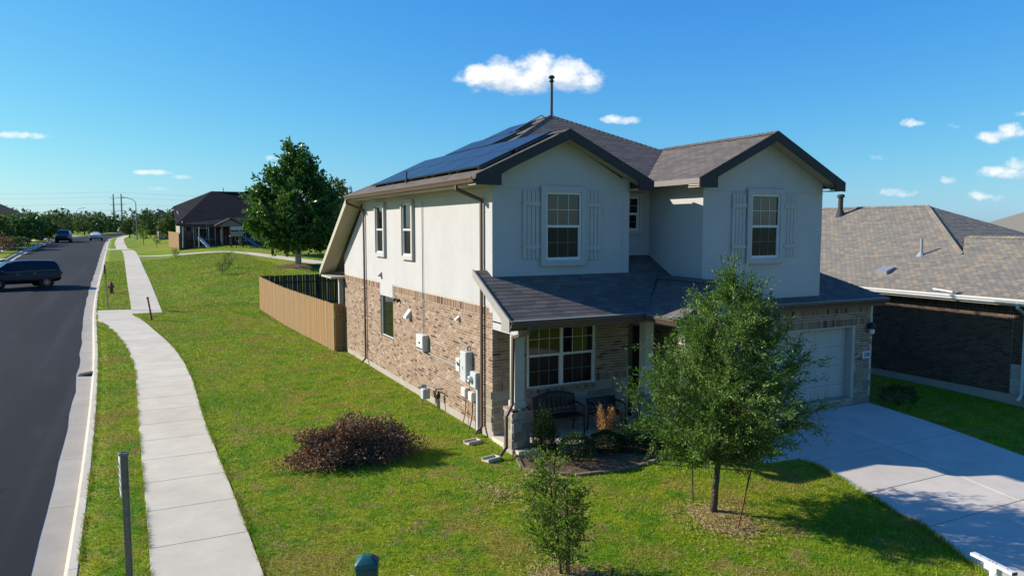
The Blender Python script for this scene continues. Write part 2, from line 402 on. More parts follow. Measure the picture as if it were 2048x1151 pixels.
# ------------------------------------------------------------------ sidewalks, path, driveway: one slab per panel
def slab(poly, name, mat, parent, dz=.022, th=.10, inset=.007):
    c = V3((sum(p[0] for p in poly)/len(poly), sum(p[1] for p in poly)/len(poly), 0))
    P = []
    for x, y in poly:
        d = V3((c.x-x, c.y-y, 0)); L = max(d.length, .01); q = V3((x, y, 0))+d*(inset*1.4/L)
        P.append((q.x, q.y, gz(q.x, q.y)+dz))
    top = len(P); m = MB(); r = random.random()
    m.prism([(x, y, z-th) for x, y, z in P], (0, 0, th), r)
    return m.build(name, mat, parent, bevel=.006)
SW_L = ([-12,-3.75,5,12.9,18.3,22,24.5,26.6], [-6.9,-7.0,-7.17,-7.28,-7.63,-8.05,-8.45,-8.98])
SW_R = ([-12,-4.5,4.3,10.2,13.5,16.7,20,24.4,26.2,28,30], [-5.45,-5.56,-5.7,-5.65,-5.72,-5.9,-6.2,-6.75,-7.05,-7.45,-7.5])
FS_L = ([28.6,44.2,72.3,84.0], [-7.5,-7.9,-8.56,-8.97]); FS_R = ([28.4,43.7,72.2,81.0,84.], [-6.05,-6.4,-7.2,-7.58,-7.7])
GS_L = ([85.5,104.7,147.8,200], [-9.55,-10.29,-11.0,-10.3]); GS_R = ([85,104.6,133.6,147.8,200], [-8.3,-9.02,-9.6,-9.7,-9.])
sw = MB(); 
def base_strip(Lp, Rp, y0, y1, step):
    Y = np.arange(y0, y1+.01, step); vs = []
    for y in Y: vs += [(np.interp(y, *Lp)+.03, y, gz(np.interp(y, *Lp), y)+.004), (np.interp(y, *Rp)-.03, y, gz(np.interp(y, *Rp), y)+.004)]
    sw.add(vs, [(2*i, 2*i+1, 2*i+3, 2*i+2) for i in range(len(Y)-1)])
base_strip(SW_L, SW_R, -12, 26, 1); base_strip(FS_L, FS_R, 28.8, 83, 1); base_strip(GS_L, GS_R, 86, 148, 2)
sidewalk = sw.build('sidewalk', 'joint_dirt'); tag(sidewalk, kind='structure')
y = -10.3
while y < 26.2:
    y1 = min(y+1.52, 26.5)
    slab([(np.interp(y, *SW_L), y), (np.interp(y, *SW_R), y), (np.interp(y1, *SW_R), y1), (np.interp(y1, *SW_L), y1)], 'slab', 'concrete', sidewalk); y = y1
slab([(-8.98,26.52), (-7.1,26.52), (-7.45,28.0), (-7.5,30.2), (-9.22,30.4), (-9.1,28)], 'slab', 'concrete', sidewalk)
y = 28.5
while y < 83:
    st = 1.52 if y < 55 else 3.04; y1 = min(y+st, 84)
    slab([(np.interp(y, *FS_L), y), (np.interp(y, *FS_R), y), (np.interp(y1, *FS_R), y1), (np.interp(y1, *FS_L), y1)], 'slab', 'concrete', sidewalk, dz=.018, inset=.004); y = y1
y = 84.5
while y < 190:
    y1 = y+6; slab([(np.interp(y, *GS_L), y), (np.interp(y, *GS_R), y), (np.interp(y1, *GS_R), y1), (np.interp(y1, *GS_L), y1)], 'slab', 'concrete', sidewalk, dz=.03, inset=.004); y = y1
slab([(-10.75,84.0), (-7.7,84.0), (-8.3,86.4), (-10.8,86.4)], 'slab', 'concrete', sidewalk, dz=.035)
# footpath climbing to the far house lots
pf = [(-7.25,71.0), (-5.,69.0), (-1.62,66.0), (1.01,63.9), (2.43,60.2), (4.16,53.7), (6.34,46.3), (9.5,38.5)]
pb = [(-7.2,71.9), (-4.6,69.9), (-1.2,67.0), (1.61,65.4), (3.5,62.4), (5.2,57.6), (7.4,49.9), (10.8,41.)]
m = MB(); vs = []
for i in range(len(pf)-1):
    for k in range(5):
        a = np.array(pf[i])*(1-k/5)+np.array(pf[i+1])*k/5; b = np.array(pb[i])*(1-k/5)+np.array(pb[i+1])*k/5
        vs += [(a[0], a[1], gz(*a)+.03), (b[0], b[1], gz(*b)+.03)]
m.add(vs, [(2*i, 2*i+1, 2*i+3, 2*i+2) for i in range(len(vs)//2-1)])
tag(m.build('footpath', 'concrete'), kind='structure')
# opposite side of the street: sidewalk strip with driveway aprons
m = MB(); vs = []
Y = np.arange(50, 210, 4.)
for y in Y: a = float(xl(y))-1.9; vs += [(a-1.4, y, gz(a-1.4, y)+.02), (a, y, gz(a, y)+.02)]
m.add(vs, [(2*i, 2*i+1, 2*i+3, 2*i+2) for i in range(len(Y)-1)])
tag(m.build('opposite_sidewalk', 'concrete'), kind='structure')
for y in (58., 70.5, 92.):
    a = float(xl(y)); m = MB()
    w = 2.4
    vs = [];
    for k in range(7):
        x = a-.14-k*1.2; ww = w+(.7 if k == 0 else 0); vs += [(x, y-ww, gz(x, y)+.035), (x, y+ww, gz(x, y)+.035)]
    m.add(vs, [(2*i, 2*i+1, 2*i+3, 2*i+2) for i in range(6)])
    tag(m.build('opposite_driveway', 'concrete'), kind='structure')
# our driveway
DL = ([-14,-8.4,-7.1,-4.1,-1.3], [2.2,4.15,4.75,5.42,5.25]); DR = ([-14,-7.2,-5.8,-4.4,-1.3], [8.9,9.8,10.15,10.42,10.8]); DM = ([-14,-7.2,-4.2,-1.3], [6.3,7.45,7.85,8.05])
m = MB(); Y = np.arange(-14, -1.2, .5); vs = []
for y in Y: vs += [(np.interp(y, *DL)+.03, y, gz(5, y)+.006), (np.interp(y, *DR)-.03, y, gz(10, y)+.006)]
m.add(vs, [(2*i, 2*i+1, 2*i+3, 2*i+2) for i in range(len(Y)-1)])
drive = m.build('driveway', 'joint_dirt'); tag(drive, kind='structure')
def dslab(A, B, y0, y1, flip=False):
    k = 6; P = [(np.interp(y, *A), y) for y in np.linspace(y0, y1, k)]; Q = [(np.interp(y, *B), y) for y in np.linspace(y1, y0, k)]
    c = np.mean(P+Q, 0); poly = []
    for x, y in P+Q:
        dx, dy = c[0]-x, c[1]-y; poly.append((x+.012*np.sign(dx), y+.012*np.sign(dy) if abs(y-y0) < .01 or abs(y-y1) < .01 else y))
    pts = [(x, y, gz(x, y)+.03) for x, y in poly]
    m = MB(); r = random.random()
    n = k
    vs = []
    for i in range(n): vs += [pts[i], pts[2*n-1-i]]
    low = [(x, y, z-.1) for x, y, z in vs]; N = len(vs)
    fs = [(2*i, 2*i+1, 2*i+3, 2*i+2) for i in range(n-1)]
    fs += [(2*i+2, N+2*i+2, N+2*i, 2*i) for i in range(n-1)]+[(2*i+1, N+2*i+1, N+2*i+3, 2*i+3) for i in range(n-1)]+[(0, N, N+1, 1), (N-2, N-1, 2*N-1, 2*N-2)]
    m.add(vs+low, fs, r); m.build('slab', 'drive_concrete', drive)
for y0, y1 in ((-1.42,-4.15), (-4.15,-5.75), (-5.75,-7.15), (-7.15,-10.5), (-10.5,-14)):
    dslab(DL, DM, y0, y1)
for y0, y1 in ((-1.42,-4.15), (-4.15,-7.15), (-7.15,-10.5), (-10.5,-14)):
    dslab(DM, DR, y0, y1)
tag(slab([(3.35,-2.72), (5.22,-2.72), (5.44,-3.85), (4.3,-3.75), (3.6,-3.35)], 'walkway', 'concrete', None, dz=.03), kind='structure')
# bare earth where nothing grows
def patch(name, poly, mat, dz=.02, dome=0):
    c = np.mean(poly, 0); m = MB(); vs = [(c[0], c[1], gz(*c)+dz+dome)]; n = len(poly); fs = []
    for k, s in ((1, .55), (2, 1.)):
        for x, y in poly:
            a, b = c[0]+(x-c[0])*s, c[1]+(y-c[1])*s
            vs.append((a, b, gz(a, b)+(dz+dome*.8 if k == 1 else .001)))
    for i in range(n):
        fs += [(0, 1+i, 1+(i+1) % n), (1+i, 1+n+i, 1+n+(i+1) % n, 1+(i+1) % n)]
    m.add(vs, fs); o = m.build(name, mat); tag(o, kind='structure'); return o
def blob(cx, cy, rx, ry, n=22, j=.16, seed=1):
    r = random.Random(seed); return [(cx+rx*math.cos(2*math.pi*k/n)*(1+r.uniform(-j, j)), cy+ry*math.sin(2*math.pi*k/n)*(1+r.uniform(-j, j))) for k in range(n)]
TREE_B = (1.80, -5.20); SAP_B = (-1.71, -5.95)
patch('mulch_ring', blob(TREE_B[0]-.02, TREE_B[1]-.28, .50, .62, seed=2), 'dry_soil', .012, .03)
patch('mulch_ring', blob(SAP_B[0], SAP_B[1]-.1, .55, .45, seed=3), 'dry_soil', .012, .02)
patch('mulch_bed', blob(4.35, 45.9, 1.9, 1.5, seed=4), 'mulch', .06, .1)
BED = [(-.02,-1.2), (-.16,-1.6), (-.28,-2.0), (-.05,-2.35), (.5,-2.74), (1.2,-2.86), (1.9,-2.84), (2.6,-2.7), (3.2,-2.5), (3.35,-1.9), (3.3,-1.38), (1.6,-1.38), (.4,-1.2)]
patch('flower_bed', BED, 'mulch', .05, .05)

# ------------------------------------------------------------------ grass: blades on the near lawn (uncountable)
def inside(poly, X, Y):
    r = np.zeros(X.shape, bool); n = len(poly)
    for i in range(n):
        x0, y0 = poly[i]; x1, y1 = poly[(i+1) % n]
        c = ((y0 > Y) != (y1 > Y)) & (X < (x1-x0)*(Y-y0)/(y1-y0+1e-12)+x0); r ^= c
    return r
def grass_ok(X, Y):
    ok = X > xr(Y)+.17
    e = .012
    ok &= ~((X > np.interp(Y, *SW_L)-e) & (X < np.interp(Y, *SW_R)+e) & (Y < 26.6))
    ok &= ~((X > -9.3) & (X < -7.3) & (Y > 26.4) & (Y < 30.3))
    ok &= ~((X > np.interp(Y, *FS_L)-e) & (X < np.interp(Y, *FS_R)+e) & (Y > 28.4))
    ok &= ~((X > np.interp(Y, *DL)-e) & (X < np.interp(Y, *DR)+e) & (Y < -1.3))
    ok &= ~((X > -.02) & (X < 10.95) & (Y > -1.4) & (Y < 14))
    ok &= ~((X > 3.2) & (X < 5.4) & (Y > -3.85) & (Y < -1))
    ok &= ~inside(BED, X, Y)
    ok &= ~((X > -.5) & (Y > 13.3) & (Y < 29)); ok &= X < 14.3
    d = np.hypot((X-TREE_B[0])/.55, (Y-TREE_B[1]+.28)/.7); ok &= (d > 1.15) | (RNG.random(X.shape) < .22+.6*np.clip(d-.5, 0, 1))
    d = np.hypot((X-SAP_B[0])/.65, (Y-SAP_B[1]+.1)/.5); ok &= (d > 1) | (RNG.random(X.shape) < .3+.5*np.clip(d-.5, 0, 1))
    return ok
def grass(n, ymin, ymax, xmin, xmax, h, w):
    X = RNG.uniform(xmin, xmax, n); Y = RNG.uniform(ymin, ymax, n)
    k = grass_ok(X, Y); X, Y = X[k], Y[k]; N = len(X)
    Z = zg(X, Y)-.01
    a = RNG.uniform(0, 2*np.pi, N); hh = h*RNG.uniform(.45, 1.25, N); lean = RNG.uniform(.2, 1.1, N)*hh; b = RNG.uniform(0, 2*np.pi, N)
    dx, dy = np.cos(a)*w/2, np.sin(a)*w/2
    v = np.empty((N, 3, 3)); v[:, 0] = np.stack([X-dx, Y-dy, Z], 1); v[:, 1] = np.stack([X+dx, Y+dy, Z], 1)
    v[:, 2] = np.stack([X+np.cos(b)*lean, Y+np.sin(b)*lean, Z+hh], 1)
    return v
V = np.concatenate([grass(150000, -9.5, 0, -8.2, 5.2, .050, .013), grass(105000, 0, 12, -8.6, .2, .050, .018),
                    grass(90000, 12, 31, -9.5, .5, .055, .03), grass(22000, -6, 1.5, 10.4, 14.4, .05, .02), grass(60000, 30, 52, -10.5, 3, .06, .05), grass(45000, 50, 66, -10.8, 2.5, .06, .05)[:, :, :]])
def edge_tufts(xf, y0, y1, n, side, h=.075):
    Y = RNG.uniform(y0, y1, n); X = np.array([np.interp(y, *xf) for y in Y]) if isinstance(xf, tuple) else xf(Y)
    keep = np.sin(Y*2.3)+np.sin(Y*5.1+1)+RNG.normal(0, .7, n) > -.4; X, Y = X[keep], Y[keep]; N = len(X)
    X = X+side*RNG.uniform(-.012, .05, N); Z = zg(X, Y)-.005; a = RNG.uniform(0, 6.28, N); hh = h*RNG.uniform(.5, 1.3, N); v = np.empty((N, 3, 3)); w = .013
    v[:, 0] = np.stack([X-np.cos(a)*w/2, Y-np.sin(a)*w/2, Z], 1); v[:, 1] = np.stack([X+np.cos(a)*w/2, Y+np.sin(a)*w/2, Z], 1); v[:, 2] = np.stack([X-side*RNG.uniform(-.02, .08, N), Y+RNG.normal(0, .03, N), Z+hh], 1); return v
V = np.concatenate([V, edge_tufts(SW_L, -9, 26, 9000, -1), edge_tufts(SW_R, -9, 28, 9000, 1), edge_tufts(DL, -9, -4, 3500, -1, .10), edge_tufts(DR, -8, -1.5, 2500, 1), edge_tufts(lambda y: xr(y)+.165, -9, 40, 9000, 1)])
rn = RNG.random(len(V)); rn = np.where(rn > .9, rn*.9, rn) if False else rn
def straw(c, r, n):
    a = RNG.uniform(0, 6.28, n); q = r*np.abs(RNG.normal(0, .55, n)); X, Y = c[0]+np.cos(a)*q, c[1]+np.sin(a)*q*1.15; Z = zg(X, Y)+.025+.03*np.clip(1-q/r, 0, 1); b = RNG.uniform(0, 6.28, n); L = RNG.uniform(.03, .09, n); v = np.empty((n, 3, 3))
    v[:, 0] = np.stack([X, Y, Z], 1); v[:, 1] = np.stack([X+np.cos(b)*L, Y+np.sin(b)*L, Z+RNG.uniform(-.01, .02, n)], 1); v[:, 2] = np.stack([X+np.cos(b+.3)*L*.8, Y+np.sin(b+.3)*L*.8, Z+.004], 1); return v
S = np.concatenate([straw((TREE_B[0]-.02, TREE_B[1]-.3), .75, 3800), straw((SAP_B[0], SAP_B[1]-.1), .7, 2200), straw((-.2,-2.6), .9, 900), straw((-1.3,-3.0), .8, 800), straw((.3,-7.6), .9, 900)])
V = np.concatenate([V, S]); rn = np.concatenate([rn, RNG.uniform(.94, 1, len(S))])
go = np_mesh('grass', V, 3, rn, 'grass_blade', kind='stuff'); tag(go, 'mown green and straw coloured grass covering the lawns', 'grass')
# ------------------------------------------------------------------ building materials
t = NT('stucco'); c = t.ramp(t.noise(.9, 5, .6), [(.3, (.575,.555,.55)), (.7, (.635,.615,.61))])
c = t.mix(t.step(t.noise(.7, 5, .6, (1, 1, .16)), .55, .8, 0, .2), c, (.41,.385,.34))
c = t.mix(1.0, c, t.ramp(t.noise(22, 5, .75), [(.3, (.86,.86,.86)), (.7, (1,1,1))]), 'MULTIPLY'); t.bump(t.noise(30, 5, .75), .7, .022); MAT['stucco'] = t.fin(c, .92, .15)
pmat('stucco_trim', (.53,.51,.49), .06, 6, .9, .15, .3, 60)
BR = [(0, (.42,.285,.20)), (.2, (.36,.235,.16)), (.4, (.46,.32,.23)), (.6, (.31,.195,.13)), (.74, (.40,.275,.195)), (.86, (.15,.09,.065)), (.93, (.53,.41,.30))]
rmat('brick', BR, .3, 30, .9, .15, .4, 140, .003)
pmat('mortar', (.64,.565,.465), .12, 20, .95, .1, .3, 120)
rmat('dark_brick', [(0, (.135,.085,.065)), (.3, (.105,.064,.048)), (.55, (.16,.10,.075)), (.8, (.075,.048,.04)), (.92, (.19,.125,.095))], .3, 30, .9, .15, .4, 140, .003)
pmat('dark_mortar', (.29,.25,.205), .12, 20, .95, .1)
rmat('stone', [(0, (.40,.345,.25)), (.25, (.47,.42,.33)), (.5, (.35,.30,.22)), (.7, (.43,.36,.25)), (.85, (.50,.46,.39))], .35, 7, .95, .12, .8, 30, .012)
rmat('pale_stone', [(0, (.50,.48,.44)), (.5, (.56,.54,.50))], .25, 9, .95, .12, .6, 30, .01)
rmat('shingle', [(0, (.180,.158,.142)), (.25, (.165,.144,.130)), (.5, (.198,.174,.156)), (.7, (.150,.132,.120)), (.85, (.215,.188,.168))], .3, 60, .95, .15, .5, 220, .004, big=(.5, .25, (.20,.175,.155)))
rmat('tan_shingle', [(0, (.30,.268,.222)), (.18, (.245,.228,.200)), (.36, (.275,.255,.215)), (.54, (.375,.30,.215)), (.66, (.26,.238,.205)), (.82, (.335,.285,.22)), (.92, (.215,.202,.182))], .25, 60, .95, .15, .5, 220, .004)
pmat('fascia_mid', (.26,.235,.215), .06, 4, .7, .25); pmat('fascia_dark', (.048,.043,.044), .08, 4, .7, .3); pmat('gutter_brown', (.135,.085,.066), .1, 4, .45, .4)
pmat('soffit', (.50,.45,.37), .05, 4, .85, .2); pmat('drip_white', (.36,.335,.31), .06, 6, .6, .3)
pmat('muntin_grey', (.20,.20,.20), .05, 5, .6, .3); pmat('white_vinyl', (.74,.74,.72), .03, 5, .45, .4); pmat('white_metal', (.72,.73,.73), .05, 5, .4, .45)
pmat('garage_paint', (.56,.53,.475), .04, 3, .6, .3, .15, 200); pmat('column_paint', (.55,.52,.46), .05, 5, .8, .2)
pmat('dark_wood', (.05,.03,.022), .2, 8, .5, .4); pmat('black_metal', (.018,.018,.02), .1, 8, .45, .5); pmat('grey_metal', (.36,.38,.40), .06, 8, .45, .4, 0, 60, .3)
pmat('box_grey', (.55,.57,.575), .06, 6, .5, .4); pmat('box_white', (.70,.69,.655), .04, 6, .5, .4); pmat('galvanised', (.30,.31,.32), .15, 14, .42, .5, 0, 60, .7)
pmat('orange_cable', (.42,.17,.06), .1, 9, .6, .3); pmat('rubber', (.02,.02,.022), .2, 9, .7, .3)
def glass(name, c, rough, spec):
    t = NT(name); n = t.noise(.9, 2); t.bump(n, .04, .02); MAT[name] = t.fin(c, rough, spec)
glass('glass', (.006,.008,.010), .03, .55); glass('screened_glass', (.007,.008,.010), .25, .22)
t = NT('solar_cell')
br = t.n.new('ShaderNodeTexBrick'); br.offset = 0; br.inputs['Scale'].default_value = 6.2; br.inputs['Mortar Size'].default_value = .012; br.inputs['Row Height'].default_value = 1; br.inputs['Brick Width'].default_value = 1
br.inputs['Color1'].default_value = (.020,.022,.030,1); br.inputs['Color2'].default_value = (.024,.026,.035,1); br.inputs['Mortar'].default_value = (.035,.037,.045,1); t.l.new(t.pos, br.inputs['Vector'])
MAT['solar_cell'] = t.fin(br.outputs[0], .3, .3)

FR = ((1, 0, 0), (0, -1, 0)); LF = ((0, -1, 0), (-1, 0, 0))      # wall frames: (rightwards seen from outside, outward)
# ------------------------------------------------------------------ brickwork
BL, BH, BG = .213, .0685, .014
def brick_mesh(name, mat, L, H, rnd, depth=.022):
    m = MB(); m.box(-L/2, L/2, 0, depth, -H/2, H/2, rnd); me = m.mesh(name)
    bm = bmesh.new(); bm.from_mesh(me); bm.faces.ensure_lookup_table()
    bmesh.ops.delete(bm, geom=[f for f in bm.faces if f.normal.y > .9], context='FACES'); bm.to_mesh(me); bm.free()
    me.materials.append(MAT[mat]); return me
class Bricks:
    """collects the bricks of one building; the ones nearest to the camera become objects, the rest one mesh per wall"""
    def __init__(s, mat): s.mat = mat; s.items = []; s.variants = {}
    def wall(s, parent, mortar, o, fr, u0, u1, z0, z1, holes=(), soldiers=(), name='brick_wall', thick=.10):
        u, n = V3(fr[0]), V3(fr[1]); o = V3(o)
        m = MB(); us = sorted({u0, u1, *[min(max(h[i], u0), u1) for h in holes for i in (0, 1)]}); zs = sorted({z0, z1, *[min(max(h[i], z0), z1) for h in holes for i in (2, 3)]})
        for a, b in zip(us, us[1:]):
            for c, d in zip(zs, zs[1:]):
                if b-a < 1e-4 or d-c < 1e-4: continue
                if any(h[0]-1e-4 <= a and b <= h[1]+1e-4 and h[2]-1e-4 <= c and d <= h[3]+1e-4 for h in holes): continue
                m.fbox(o, u, n, a, b, -thick, -.011, c, d)
        w = m.build(name, mortar, parent)
        z = z0; row = 0
        while z < z1-.02:
            sol = next((q for q in soldiers if abs(q-z) < .06), None)
            h = .203 if sol is not None else BH; h = min(h, z1-z)
            if h < .03: break
            step = .0685 if sol is not None else BL
            x = u0-(step*.5 if row % 2 and sol is None else 0)-random.uniform(0, .01)
            while x < u1:
                a, b = max(x, u0), min(x+step, u1)
                segs = [(a, b)]
                for hh in holes:
                    if hh[2] < z+h*.6 and z+h*.4 < hh[3]:
                        ns = []
                        for p, q in segs:
                            if q <= hh[0] or p >= hh[1]: ns.append((p, q)); continue
                            if p < hh[0]: ns.append((p, hh[0]))
                            if q > hh[1]: ns.append((hh[1], q))
                        segs = ns
                for p, q in segs:
                    if q-p < .035: continue
                    c = o+u*((p+q)/2)+V3((0, 0, z+h/2))
                    s.items.append((w, c, fr, q-p-BG, h-BG, random.random(), abs((q-p)-step) < .003))
                x += step
            z += h; row += 1
        return w
    def finish(s, n_single, weight=lambda w: 1.0):
        its = [(k, (it[1]-CAM).length*weight(it[0])) for k, it in enumerate(s.items)]
        single = {k for k, d in sorted(((k, d) for k, d in its if s.items[k][6]), key=lambda q: q[1])[:n_single]}
        rest = {}
        for k, (w, c, fr, L, H, r, full) in enumerate(s.items):
            u, n = V3(fr[0]), V3(fr[1]); jut = random.uniform(-.0025, .003)
            if k in single:
                key = (round(L, 3), round(H, 3), int(r*8))
                if key not in s.variants: s.variants[key] = brick_mesh('brick', s.mat, L, H, (int(r*8)+.5)/8)
                ob = bpy.data.objects.new('brick', s.variants[key]); link(ob, w)
                ob.location = c+n*jut-root_off(w); ob.rotation_euler = (0, 0, math.atan2(u.y, u.x))
            else:
                m = rest.setdefault(w.name, (w, MB()))[1]
                P = lambda a, b, z: c+u*a+n*b+V3((0, 0, z))
                a, h = L/2, H/2
                m.add([P(-a,jut,-h), P(a,jut,-h), P(a,jut,h), P(-a,jut,h), P(-a,-.02,-h), P(a,-.02,-h), P(a,-.02,h), P(-a,-.02,h)],
                      [(0,1,2,3), (4,0,3,7), (1,5,6,2), (3,2,6,7), (4,5,1,0)], r)
        for w, m in rest.values(): m.build('brickwork', s.mat, w, kind='stuff')
def stones(parent, mat, mortar, o, fr, u0, u1, z0, z1, hmin=.14, hmax=.26, lmin=.22, lmax=.5, name='stone_wall', seed=1, proud=.02, holes=()):
    rr = random.Random(seed); u, n = V3(fr[0]), V3(fr[1]); o = V3(o); m = MB(); m.fbox(o, u, n, u0, u1, -.1, -.012, z0, z1)
    w = m.build(name, mortar, parent); z = z0
    while z < z1-.04:
        h = min(rr.uniform(hmin, hmax), z1-z)
        if z1-z-h < .09: h = z1-z
        x = u0
        while x < u1-.02:
            L = min(rr.uniform(lmin, lmax), u1-x)
            if u1-x-L < .12: L = u1-x
            parts = [(z, h)] if h < .2 or rr.random() < .6 else [(z, h*.5), (z+h*.5, h*.5)]
            for zz, hh in parts:
                g = .009; j = rr.uniform(-.004, proud); q = MB()
                q.fbox(o, u, n, x+g, x+L-g, -.02, j, zz+g, zz+hh-g, rr.random()); q.build('stone', mat, w, bevel=.008)
            x += L
        z += h
    return w
# ------------------------------------------------------------------ shingles
def clip_poly(P, a, b, c):                       # keep a*x+b*y<=c
    out = []
    for i in range(len(P)):
        p, q = P[i], P[(i+1) % len(P)]; dp, dq = a*p[0]+b*p[1]-c, a*q[0]+b*q[1]-c
        if dp <= 0: out.append(p)
        if dp*dq < 0: t = dp/(dp-dq); out.append((p[0]+(q[0]-p[0])*t, p[1]+(q[1]-p[1])*t))
    return out
class Shingles:
    def __init__(s, mat, tab=.305, expo=.143, t0=.005): s.mat = mat; s.tab = tab; s.expo = expo; s.t0 = t0; s.items = []; s.var = {}
    def area(s, part, poly, U, keep=None, tabvar=0.):
        P = [V3(p) for p in poly]; U = V3(U).normalized()
        N = V3()
        for i in range(len(P)): N += (P[i]-P[0]).cross(P[(i+1) % len(P)]-P[0])
        N.normalize()
        if N.z < 0: N = -N
        V = N.cross(U)
        if V.z < 0: U = -U; V = -V
        o = P[0]; uv = [((p-o).dot(U), (p-o).dot(V)) for p in P]
        ar = sum(uv[i][0]*uv[(i+1) % len(uv)][1]-uv[(i+1) % len(uv)][0]*uv[i][1] for i in range(len(uv)))
        if ar < 0: uv = uv[::-1]
        u0, u1 = min(p[0] for p in uv), max(p[0] for p in uv); v0, v1 = min(p[1] for p in uv), max(p[1] for p in uv)
        v = v0; row = 0
        while v < v1-.01:
            x = u0-s.tab*((row*.5+random.uniform(-.04, .04)) % 1)
            while x < u1:
                w = s.tab*(1+random.uniform(-tabvar, tabvar)) if tabvar else s.tab
                q = [(x+.006, v), (x+w-.006, v), (x+w-.006, v+s.expo+.004), (x+.006, v+s.expo+.004)]; full = True
                for i in range(len(uv)):
                    p, r = uv[i], uv[(i+1) % len(uv)]; a, b = r[1]-p[1], -(r[0]-p[0]); c = a*p[0]+b*p[1]
                    if any(a*k[0]+b*k[1] > c+1e-6 for k in q): full = False; q = clip_poly(q, a, b, c)
                    if len(q) < 3: break
                if len(q) >= 3:
                    cu = sum(k[0] for k in q)/len(q); cv = sum(k[1] for k in q)/len(q); C = o+U*cu+V*cv
                    if keep is None or keep(C): s.items.append((part, q, v, o, U, V, N, full and not tabvar, random.random(), C))
                x += w
            v += s.expo; row += 1
    def finish(s, n_single, ok=None):
        cand = sorted((k for k, i in enumerate(s.items) if i[7] and (ok is None or ok(i))), key=lambda k: (s.items[k][9]-CAM).length)[:n_single]; single = set(cand); rest = {}
        H = lambda v, v0: s.t0*(1-(v-v0)/s.expo)+.0035
        for k, (part, q, v0, o, U, V, N, full, r, C) in enumerate(s.items):
            if k in single:
                key = int(r*8)
                if key not in s.var:
                    m = MB(); a, b = s.tab/2-.006, s.expo+.004; t = s.t0+.0035
                    m.add([(-a,0,t), (a,0,t), (a,b,.0035), (-a,b,.0035), (-a,0,-.004), (a,0,-.004), (a,b,-.004), (-a,b,-.004)], [(0,1,2,3), (0,4,5,1), (1,5,6,2), (3,7,4,0)], (key+.5)/8)
                    s.var[key] = m.mesh('shingle'); s.var[key].materials.append(MAT[s.mat])
                ob = bpy.data.objects.new('shingle', s.var[key]); link(ob, part)
                c = o+U*((q[0][0]+q[1][0])/2)+V*v0
                ob.matrix_local = Matrix.Translation(c-root_off(part)) @ Matrix((U, V, N)).transposed().to_4x4()
            else:
                m = rest.setdefault(part.name, (part, MB()))[1]; n = len(q)
                top = [o+U*a+V*b+N*H(b, v0) for a, b in q]; bot = [o+U*a+V*b-N*.004 for a, b in q]
                m.add(top+bot, [tuple(range(n))]+[(i, n+i, n+(i+1) % n, (i+1) % n) for i in range(n)], r)
        for part, m in rest.values(): m.build('shingle_courses', s.mat, part, kind='stuff')
def roof_slab(name, poly, mat, parent, th=.11):
    m = MB(); P = [V3(p) for p in poly]
    m.prism([p+V3((0, 0, -th)) for p in P], (0, 0, th)); return m.build(name, mat, parent)
def caps(parent, mat, a, b, w=.26, name='ridge_cap'):
    a, b = V3(a), V3(b); d = b-a; L = d.length; d.normalize(); s = d.cross(V3((0, 0, 1))).normalized(); u = s.cross(d); m = MB(); k = 0
    while k < L-.05:
        p = a+d*k; q = a+d*min(k+.2, L)
        m.add([p+s*w/2-u*.045, p+u*.032, p-s*w/2-u*.045, q+s*w/2-u*.055, q+u*.018, q-s*w/2-u*.055], [(0,3,4,1), (1,4,5,2), (0,1,2)], random.random()); k += .145
    return m.build(name, mat, parent, kind='stuff')
